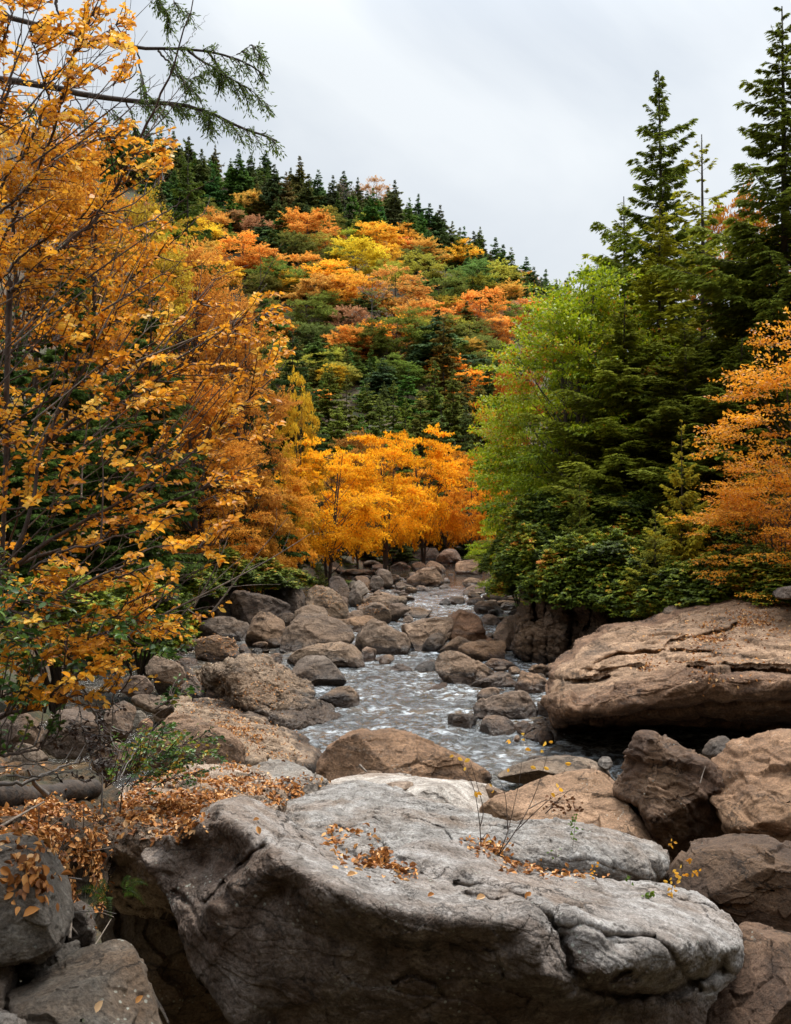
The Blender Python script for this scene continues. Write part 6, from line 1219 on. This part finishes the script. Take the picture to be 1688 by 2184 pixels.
# bare and dead twigs
TB = [(R6((0, 1500), (200, 1450), (330, 1380), (470, 1290)), 4.6, 4.9, .006), (R6((-20, 1700), (160, 1690), (360, 1610), (440, 1560), (620, 1540), (680, 1540)), 5.0, 5.4, .012), (R6((560, 1020), (640, 1180), (690, 1330), (660, 1500), (700, 1680)), 5.2, 5.6, .008), (R6((780, 900), (810, 1000), (770, 1120), (760, 1400)), 5.4, 5.6, .006),
    (R6((0, 1580), (300, 1550), (600, 1560)), 4.8, 5, .005), (R6((520, 1000), (560, 1300), (640, 1560), (700, 1680)), 5.1, 5.3, .005), (R6((-20, 1350), (160, 1500), (380, 1620), (560, 1600)), 4.8, 5.1, .005), (R6((800, 1700), (900, 1500), (1060, 1300), (1200, 1120)), 5.6, 6, .004), (R6((60, 1640), (260, 1650), (480, 1600), (600, 1700)), 4.7, 4.9, .006)]
leafy_tree('bare_bush', 'tangle of bare brown twigs with shrivelled dark leaves above the fallen log', (R6((690, 1900), (700, 1760), (700, 1600)), 5.5, 5.6, .006), TB, [R6((fr.normal() * 70 + 700, fr.normal() * 130 + 1480))[0] for _ in range(60)] + [R6((fr.normal() * 200 + 480, fr.normal() * 130 + 1300))[0] for _ in range(30)], per=(4, 8), leaf=.026, mat=leaf_material('shrivelled_leaf', [(0, (.012, .008, .007)), (1, (.07, .035, .02))], .05), bark=BARK_GREY, reach=500, droop=.6, cat='shrub')

# ------------------------------------------------------------------ hemlock boughs reaching in from the left, high up
def bough(root, first, pts, Y0, Y1, r, seed, sub=None, nd=60, reachx=60):
    rng = np.random.default_rng(seed); L = smooth_line(pts, 26); Y = np.linspace(Y0, Y1, 26)
    P = np.array([pt(a, b, y) for (a, b), y in zip(L, Y)]) - first; P += np.cumsum(rng.normal(size=(26, 3)) * .006, axis=0)
    wood, nd_ = MB(), MB(); wood.tube(P, np.linspace(r, r * .18, 26), 7)
    for k in range(int(nd * .75)):
        u = rng.uniform(sub[0] if sub else .35, 1) ; i = u * 25; a = np.array([np.interp(i, range(26), P[:, q]) for q in range(3)]); j = min(24, int(i)); td = P[j + 1] - P[j]; td /= np.linalg.norm(td)
        ln = reachx * (Y0 / F) * rng.uniform(.5, 1.4) * (1.25 - u * .6); s = 1 if rng.random() < .5 else -1
        c = a + td * ln * .6 + np.array([0, s * ln * .55, -ln * rng.uniform(.15, .85) + ln * .12]); b = (a + c) / 2 + np.array([0, 0, ln * .10])
        tw = bez(a, b, c, 7); wood.tube(tw, np.linspace(.006, .002, 7), 4)
        n = int(14 * ln / .35) + 3; v = rng.uniform(.15, 1, n); p = np.stack([np.interp(v, np.linspace(0, 1, 7), tw[:, q]) for q in range(3)], 1)
        d2 = (c - a) / (np.linalg.norm(c - a) + 1e-6); D = d2 * .7 + unit(n, rng) * .8; D[:, 2] -= .35
        for z in range(3): put_leaves(nd_, p + D * .028 * z, D + unit(n, rng) * .5, unit(n, rng) + np.array([0, 0, .6]), .040 * rng.uniform(.6, 1.3, n), np.clip(.45 + rng.normal(size=n) * .2, 0, 1), T_NARROW, .9)
    o = wood.build('bough', BARK, root, smooth=True); n_ = nd_.build('needles', NEEDLE, o); n_.color = (.13, .19, .05, 1)
f0 = pt(-260, 2300, 9.5); hem = empty('hemlock', f0)
tm = MB(); tm.tube(np.array([pt(-260, 2300, 9.5), pt(-250, 1000, 9.6), pt(-240, -400, 9.8)]) - f0, [.22, .18, .10], 10); tm.build('trunk', BARK, hem, smooth=True)
for a in [(V1((-660, 40), (-100, 70), (0, 85), (200, 140), (500, 230), (740, 280), (950, 300), (1100, 295), (1300, 310), (1450, 345), (1560, 430)), 9.6, 8.6, .035, 1, (.72,), 34, 60),
          (V1((1100, 295), (1250, 390), (1400, 490), (1500, 560), (1610, 650)), 8.8, 8.5, .012, 2, (.1,), 46, 46), (V1((-660, 380), (0, 458), (200, 500), (480, 560), (740, 600), (1000, 615), (1200, 640), (1310, 695), (1450, 750), (1640, 820)), 9.7, 8.6, .045, 3, (.62,), 70, 60),
          (V1((930, 305), (1050, 440), (1120, 530), (1180, 610)), 9.0, 8.9, .011, 4, (.2,), 26, 40), (V1((805, 295), (830, 400), (880, 510), (960, 600)), 9.1, 9.1, .009, 5, (.3,), 24, 44), (V1((1000, 430), (1120, 450), (1260, 440)), 9, 8.9, .006, 6, (.1,), 22, 36),
          (V1((740, 600), (820, 700), (850, 800)), 9.2, 9.2, .009, 7, (.2,), 24, 44), (V1((450, 560), (500, 680), (600, 790)), 9.4, 9.3, .008, 8, (.2,), 16, 40), (V1((1180, 640), (1230, 700), (1260, 780)), 8.8, 8.8, .006, 9, (.1,), 22, 36), (V1((330, -60), (350, 60), (380, 160)), 9.5, 9.5, .02, 10, (.9,), 4, 30),
          (V1((860, -160), (930, -60), (980, 60), (985, 150)), 8.6, 8.6, .008, 11, (.2,), 34, 40), (V1((980, -40), (1060, 40), (1090, 80)), 8.6, 8.6, .005, 12, (.2,), 16, 30), (V1((1380, 330), (1440, 260), (1480, 330)), 8.6, 8.6, .005, 13, (.1,), 22, 34), (V1((1260, 320), (1300, 420), (1310, 520)), 8.7, 8.7, .005, 14, (.1,), 18, 32),
          (V1((-200, 560), (60, 600), (240, 640)), 9.6, 9.5, .02, 15, (.2,), 30, 70), (V1((560, 590), (640, 640), (680, 680)), 9.3, 9.3, .006, 16, (.2,), 14, 36)]:
    bough(hem, f0, a[0], a[1], a[2], a[3], a[4], a[5], a[6], a[7])
tag(hem, 'hemlock boughs reaching in from the left edge, dark and drooping against the sky', 'tree')

# ------------------------------------------------------------------ litter bank, sticks and log, lower left
mound = formed_rock(None, DD((-160, 1660), (60, 1660), (200, 1690), (240, 1760), (225, 1830), (215, 1900), (200, 1960), (150, 1990), (90, 1960), (-40, 1900), (-160, 1900)),
    [[(-160, 1665, 7.2), (60, 1665, 7.2), (220, 1700, 7.0)], [(-160, 1790, 5.2), (60, 1780, 5.3), (160, 1780, 5.6), (230, 1790, 6.1)], [(-160, 1900, 4.9), (60, 1920, 5.0), (150, 1970, 5.0), (210, 1930, 5.7)]],
    back=1.0, tint=(1, 1, 1), seed=7.7, nu=300, nv=160, amp=.05, mat=GROUND, name='leafy_bank', cat=None, roll=.1)
mound['kind'] = 'structure'
LIT = 'fallen_leaves'
litter_on([mound], [(100, 1830, 170, 150, 1)], 4600, .040, LIT, 'drift of curled brown leaves on the bank in the lower left', 1, minz=.0, lift=.01)
litter_on([left_rock], [(440, 1690, 240, 62, 1), (290, 1735, 130, 38, 1)], 5200, .040, LIT, 'thick carpet of orange leaves on the ledge above the dark hollow', 2, minz=.42, lift=.008)
litter_on([knob_rock], [(500, 1680, 60, 30, 1), (610, 1680, 90, 26, .7), (640, 1640, 50, 14, .3)], 600, .040, LIT, 'orange leaves scattered over the small rounded grey rock', 3, minz=.3)
litter_on([main_rock], [(360, 1765, 60, 22, 1), (410, 1745, 40, 15, .8)], 260, .040, LIT, 'orange leaves caught on the left shoulder of the huge foreground boulder', 4, minz=.3)
litter_on([main_rock, back_rock], [(800, 1838, 55, 20, 1), (740, 1790, 50, 22, .8), (840, 1860, 40, 18, .7)], 520, .044, LIT, 'brown leaves filling the hollow between the huge boulder and the grey ledge', 5, minz=.1)
litter_on([main_rock, back_rock], [(1140, 1845, 70, 18, 1), (1040, 1812, 40, 14, .6), (1240, 1868, 70, 12, .6)], 420, .040, LIT, 'orange leaves along the groove behind the pale hump of the huge boulder', 6, minz=.1)
litter_on([slab], [(450, 1520, 90, 40, 1), (520, 1570, 110, 34, .9), (600, 1600, 60, 30, .6), (470, 1600, 60, 20, .6)], 1500, .055, LIT, 'orange leaves strewn down the long smooth slab', 7, minz=.5)
litter_on([crag], [(560, 1420, 60, 40, .8), (600, 1470, 50, 30, 1), (540, 1490, 60, 30, .9), (500, 1440, 50, 40, .5)], 420, .055, LIT, 'orange leaves lodged on the ledges of the craggy boulder', 8, minz=.35)
litter_on([big_rock], [R5((1160, 470))[0] + (26, 14, .8), R5((1430, 440))[0] + (50, 20, 1), R5((1600, 450))[0] + (34, 20, .9), R5((1110, 550))[0] + (50, 10, .8), R5((1180, 630))[0] + (22, 8, .6), R5((730, 730))[0] + (30, 14, .5), R5((1640, 300))[0] + (40, 14, .7), R5((1400, 520))[0] + (200, 90, .10)], 1500, .075, LIT, 'brown leaves gathered in the hollows of the massive overhanging boulder', 9, minz=.1, lift=.015)
for lab_, cnt_ in (('broad brown stone with a patch of dark leaves on top', 160), ('pale leaf-sprinkled boulder right of the tall dark one', 160), ('rounded brown boulder strewn with leaves on the upper left bar', 120), ('brown leafy boulder half hidden by the green twigs on the left', 160)):
    r_ = [o for o in bpy.data.objects if o.get('label') == lab_][0]; litter_on([r_], [(0, 0, 1e6, 1e6, 1)], cnt_, .07, LIT, 'leaves lying on the ' + ' '.join(lab_.split()[:4]), 20 + cnt_, minz=.55)
litter_on([rl], [(60, 1800, 80, 40, 1), (90, 1880, 70, 24, .5)], 420, .05, LIT, 'curled leaves on top of the rounded speckled boulder at the left edge', 10, minz=.0)
def lone_leaf(x, y, Y, label, size=.06, tone=.75, ang=0.0):
    mb = MB(); rg_ = np.random.default_rng(int(x * 7 + y)); p = pt(x, y, Y)
    put_leaves(mb, np.zeros((1, 3)), np.array([[math.cos(ang), .5, math.sin(ang) * .6]]), np.array([[0, -.6, .8]]), size, np.array([tone]), T_LEAF, np.array([.9]), np.array([.5]))
    o = mb.build('leaf', LEAF_LITTER, origin=np.zeros(3)); o.location = p; tag(o, label, 'leaf')
def on_rock(r, x, y):
    v, n = SURF[r.name]; sx = CX + v[:, 0] * F / v[:, 1]; sy = CY - v[:, 2] * F / v[:, 1]; d = (sx - x) ** 2 + (sy - y) ** 2 + (n[:, 1] > 0.2) * 1e6
    k = np.argmin(d); return v[k, 1] - .015
for x, y, r, lab, s, t, a in [(192, 2070, rb, 'single orange leaf near the top of the lower left angular boulder', .06, .8, .2), (205, 2160, rb, 'curled tan leaf on the lower left angular boulder', .05, 1.0, 1.2), (290, 2140, rb, 'small orange leaf at the right side of the lower left angular boulder', .04, .75, .9),
    (50, 1955, rl, 'pair-shaped orange leaf on the face of the speckled left boulder', .07, .7, .4), (540, 1750, main_rock, 'lone orange leaf on the pale crest of the huge boulder', .04, .75, 0), (555, 1780, main_rock, 'upright tan leaf stuck beside the diagonal crack', .05, .8, 1.9), (1120, 1917, main_rock, 'orange leaf at the end of the pale hump of the huge boulder', .05, .6, .8),
    (1016, 1918, main_rock, 'flat tan leaf beside the shallow puddle trough', .055, .95, .1), (740, 1868, main_rock, 'narrow tan leaf on the pale rim of the huge boulder', .05, .9, .0), (912, 1912, main_rock, 'small brown leaf on the bright rim of the huge boulder', .04, .6, .2)]:
    lone_leaf(x, y, on_rock(r, x, y), lab, s, t, a)
# fallen log
lg = MB(); LP = smooth_line(R1((-160, 240), (0, 232), (120, 236), (220, 228), (330, 205), (410, 200)), 60); P = np.array([pt(a, b, 6.2 + .004 * a) for a, b in LP]); nrm = .085 * (1 + .12 * np.sin(np.linspace(0, 9, 60)) + .10 * fbm(P * 9, 3)) * np.linspace(1.1, .75, 60); P = P + .012 * np.stack([fbm(P * 6 + 3, 3), fbm(P * 6 + 8, 3), fbm(P * 6 + 13, 3)], 1)
o0 = P[30]; lg.tube(P - o0, nrm, 24); logo = empty('fallen_log', o0); lgo = lg.build('trunk', bark_material('rotting_wood', (.012, .009, .007), (.075, .048, .03), 22, (.12, 1, 1)), logo, smooth=True)
st = MB(); st.tube(np.array([pt(*R1((200, 225))[0], 6.1), pt(*R1((150, 180))[0], 6.0), pt(*R1((120, 120))[0], 5.9)]) - o0, [.02, .014, .006], 6); st.build('broken_limb', BARK_GREY, logo, smooth=True)
tag(logo, 'dark rotting log lying across the left edge behind the leaf drift', 'log')
# loose sticks
sk_r = np.random.default_rng(5)
def stick(p0, p1, r, lab, bend=.03, grp=None, mat=DEADWOOD):
    mb = MB(); p0, p1 = np.array(p0), np.array(p1); c = (p0 + p1) / 2; m = c + sk_r.normal(size=3) * bend * np.linalg.norm(p1 - p0); mb.tube(bez(p0, m, p1, 8) - c, np.linspace(r, r * .5, 8), 6)
    o = mb.build('stick', mat, smooth=True); o.location = c; tag(o, lab, 'stick', grp)
stick(pt(*R1((-10, 370))[0], 5.2), pt(*R1((190, 255))[0], 5.6), .010, 'pale curved stick rising from the leaf drift towards the log', .1)
stick(pt(*R1((380, 905))[0], 4.9), pt(*R1((475, 755))[0], 5.2), .0045, 'thin straight stick leaning out of the dark hollow')
stick(pt(*R1((298, 840))[0], 4.8), pt(*R1((315, 710))[0], 5.0), .009, 'brown dead root hanging between the left boulders')
stick(pt(*R1((640, 1060))[0], 5.6), pt(*R1((720, 1200))[0], 5.2), .012, 'dark stick down in the black gap beside the huge boulder')
stick(pt(*R1((1535, 98))[0], 14.0), pt(*R1((1566, 128))[0], 13.9), .02, 'short pale stick lying in front of the hump-backed midstream boulder')
stick(pt(*R2((1300, 350))[0], 9.4), pt(*R2((1322, 280))[0], 9.5), .006, 'thin pale stick leaning on the tan block at the right', .02)
v_, n_ = SURF[mound.name]
for k in range(70):
    x = sk_r.uniform(20, 225); y = sk_r.uniform(1745, 1960); Y = on_rock(mound, x, y) - .03; a = sk_r.uniform(-.2, 1.9) if k % 3 else sk_r.uniform(0, 3.1); L_ = sk_r.uniform(.10, .34)
    c = pt(x, y, Y); d = np.array([math.cos(a), sk_r.uniform(-.4, .4), math.sin(a)]) * L_ / 2; stick(c - d, c + d, sk_r.uniform(.002, .006), 'dry grey-brown stick poking out of the leaf drift at the lower left', .06, 'sticks in the leaf drift', BARK_GREY if k % 2 else DEADWOOD)
# ferns
def fern(x, y, Y, label, fronds, rot=0):
    o0 = pt(x, y, Y); root = empty('fern', o0)
    for (dx, dz, L_) in fronds:
        mb = MB(); a = np.zeros(3); c = np.array([dx, -.03, dz]) * L_; b = c * .5 + np.array([0, -.02, .05 * L_ / .1]); rp = bez(a, b, c, 14); mb.tube(rp, np.linspace(.0018, .0006, 14), 4)
        u = np.repeat(np.linspace(.15, .98, 13), 2); sg = np.tile([1, -1], 13); p = np.stack([np.interp(u, np.linspace(0, 1, 14), rp[:, i]) for i in range(3)], 1); td = (c - a) / np.linalg.norm(c - a); sd_ = np.cross(td, [0, -1, .2]); sd_ /= np.linalg.norm(sd_)
        D = sd_ * sg[:, None] + td * .35; put_leaves(mb, p, D, np.tile([0, -.8, .6], (26, 1)), L_ * .22 * (1.15 - u) ** .8, np.clip(.6 + fr.normal(size=26) * .1, 0, 1), T_NARROW, .55)
        mb.build('frond', LEAF_GREEN, root)
    tag(root, label, 'fern')
fern(226, 1915, 4.85, 'bright green fern with hanging fronds in the dark hollow, left of the other fern', [(-.55, -.55, .17), (-.15, .6, .14), (.15, -.6, .17), (-.95, .1, .16), (-.5, .4, .09)])
fern(262, 1905, 4.95, 'small bright green fern beside an orange leaf at the right of the hollow', [(.8, .25, .16), (.7, -.35, .16), (.35, .7, .12)])
# little plants on the foreground boulder
def sprig(label, stems, leaves, Y, mat=LEAF_ORANGE, size=.04, cat='sapling', bark=TWIG, r=.004, tone=(.6, .95), name='sapling'):
    o0 = pt(stems[0][0][0], stems[0][0][1], Y); root = empty(name, o0); sm, lm = MB(), MB()
    for s in stems:
        L = smooth_line(s, 14); P = np.array([pt(a, b, Y + .05 * math.sin(k * .4 + a)) for k, (a, b) in enumerate(L)]) - o0; sm.tube(P, np.linspace(r, r * .3, 14), 5)
    n = len(leaves); P = np.array([pt(a, b, Y - .02) for a, b in leaves]) - o0; D = unit(n, fr) * np.array([1, .6, .6]) + np.array([0, 0, -.2])
    put_leaves(lm, P, D, unit(n, fr) * .7 + np.array([0, -.8, .5]), size * fr.uniform(.7, 1.2, n), fr.uniform(*tone, n), T_LEAF, np.full(n, .9), fr.uniform(0, .6, n))
    sm.build('stem', bark, root, smooth=True); lm.build('leaves', mat, root); tag(root, label, cat)
sprig('leggy sapling with dark bare stems and a few yellow leaves on the grey ledge', [R2((440, 660), (480, 560), (500, 470), (530, 340), (545, 200)), R2((440, 660), (510, 560), (570, 460), (610, 360), (650, 230), (660, 180)), R2((510, 560), (600, 470), (680, 400), (760, 380)), R2((480, 560), (470, 400), (430, 300)), R2((570, 460), (640, 420), (720, 440))],
      R2((470, 178), (480, 184), (548, 145), (540, 165), (552, 205), (640, 172), (672, 175), (620, 212), (632, 282), (575, 280), (482, 288), (722, 266), (700, 370), (662, 395), (690, 372)), 6.75, tone=(.8, 1.0))
sprig('thin sapling with yellow leaves left of the leggy one', [R2((365, 630), (360, 520), (345, 420), (330, 350), (290, 290), (262, 240)), R2((360, 540), (380, 470), (320, 260)), R2((360, 600), (390, 560), (410, 600))], R2((248, 232), (265, 242), (318, 248), (298, 282), (345, 395), (340, 385), (400, 355), (420, 380), (410, 600)), 6.8, tone=(.85, 1.0))
wilt = [R2((600 + 170 * a + 10 * b, 395 + 60 * abs(math.sin(a * 9)) + 6 * b))[0] for a in np.linspace(.2, 1, 26) for b in (0, 3)]
sprig('wilted brown frond drooping in front of the domed tan rock', [R2((640, 480), (690, 430), (730, 390), (760, 370)), R2((700, 420), (660, 450), (620, 470))], wilt, 6.9, LEAF_LITTER, .03, 'plant', tone=(0, .25), name='wilted_frond')
def weed(label, x0, y0, x1, y1, Y, n, mat, tone, size=.025, w=14):
    L = [(x0 + (x1 - x0) * t + fr.normal() * w * .5 * (1 - abs(t - .5)), y0 + (y1 - y0) * t) for t in np.linspace(.2, 1, n)]; sprig(label, [[(x0, y0), ((x0 + x1) / 2 + 2, (y0 + y1) / 2), (x1, y1)]], L, Y, mat, size, 'plant', r=.0022, tone=tone, name='small_weed')
weed('upright green weed against the grey ledge', 1222, 1805, 1226, 1735, 6.85, 22, LEAF_GREEN, (.6, .85))
weed('orange seedling at the back of the huge boulder', 1271, 1890, 1268, 1838, 6.2, 9, LEAF_ORANGE, (.5, .9))
weed('yellow and green seedling on the right shoulder of the huge boulder', 1430, 1922, 1436, 1852, 6.2, 18, LEAF_ORANGE, (.85, 1.0), .03, 20)
weed('orange twig seedling hanging right of the yellow and green one', 1460, 1870, 1486, 1856, 6.3, 8, LEAF_ORANGE, (.6, .9), .03)
weed('small green weed at the foot of the grey ledge', 1344, 1888, 1342, 1866, 6.3, 9, LEAF_GREEN, (.6, .85), .022)
weed('flat bright green weed on the huge boulder', 1372, 1912, 1392, 1904, 6.0, 12, LEAF_GREEN, (.7, .9), .03)
weed('tiny green weed near the groove of leaves', 1184, 1832, 1186, 1810, 6.7, 5, LEAF_GREEN, (.7, .9), .02)
weed('small orange seedling in front of the jagged dark boulder', 1425, 1805, 1434, 1794, 7.6, 5, LEAF_ORANGE, (.6, .9), .03)
weed('small orange seedling at the foot of the jagged dark boulder', 1468, 1838, 1474, 1832, 7.4, 5, LEAF_ORANGE, (.6, .9), .03)
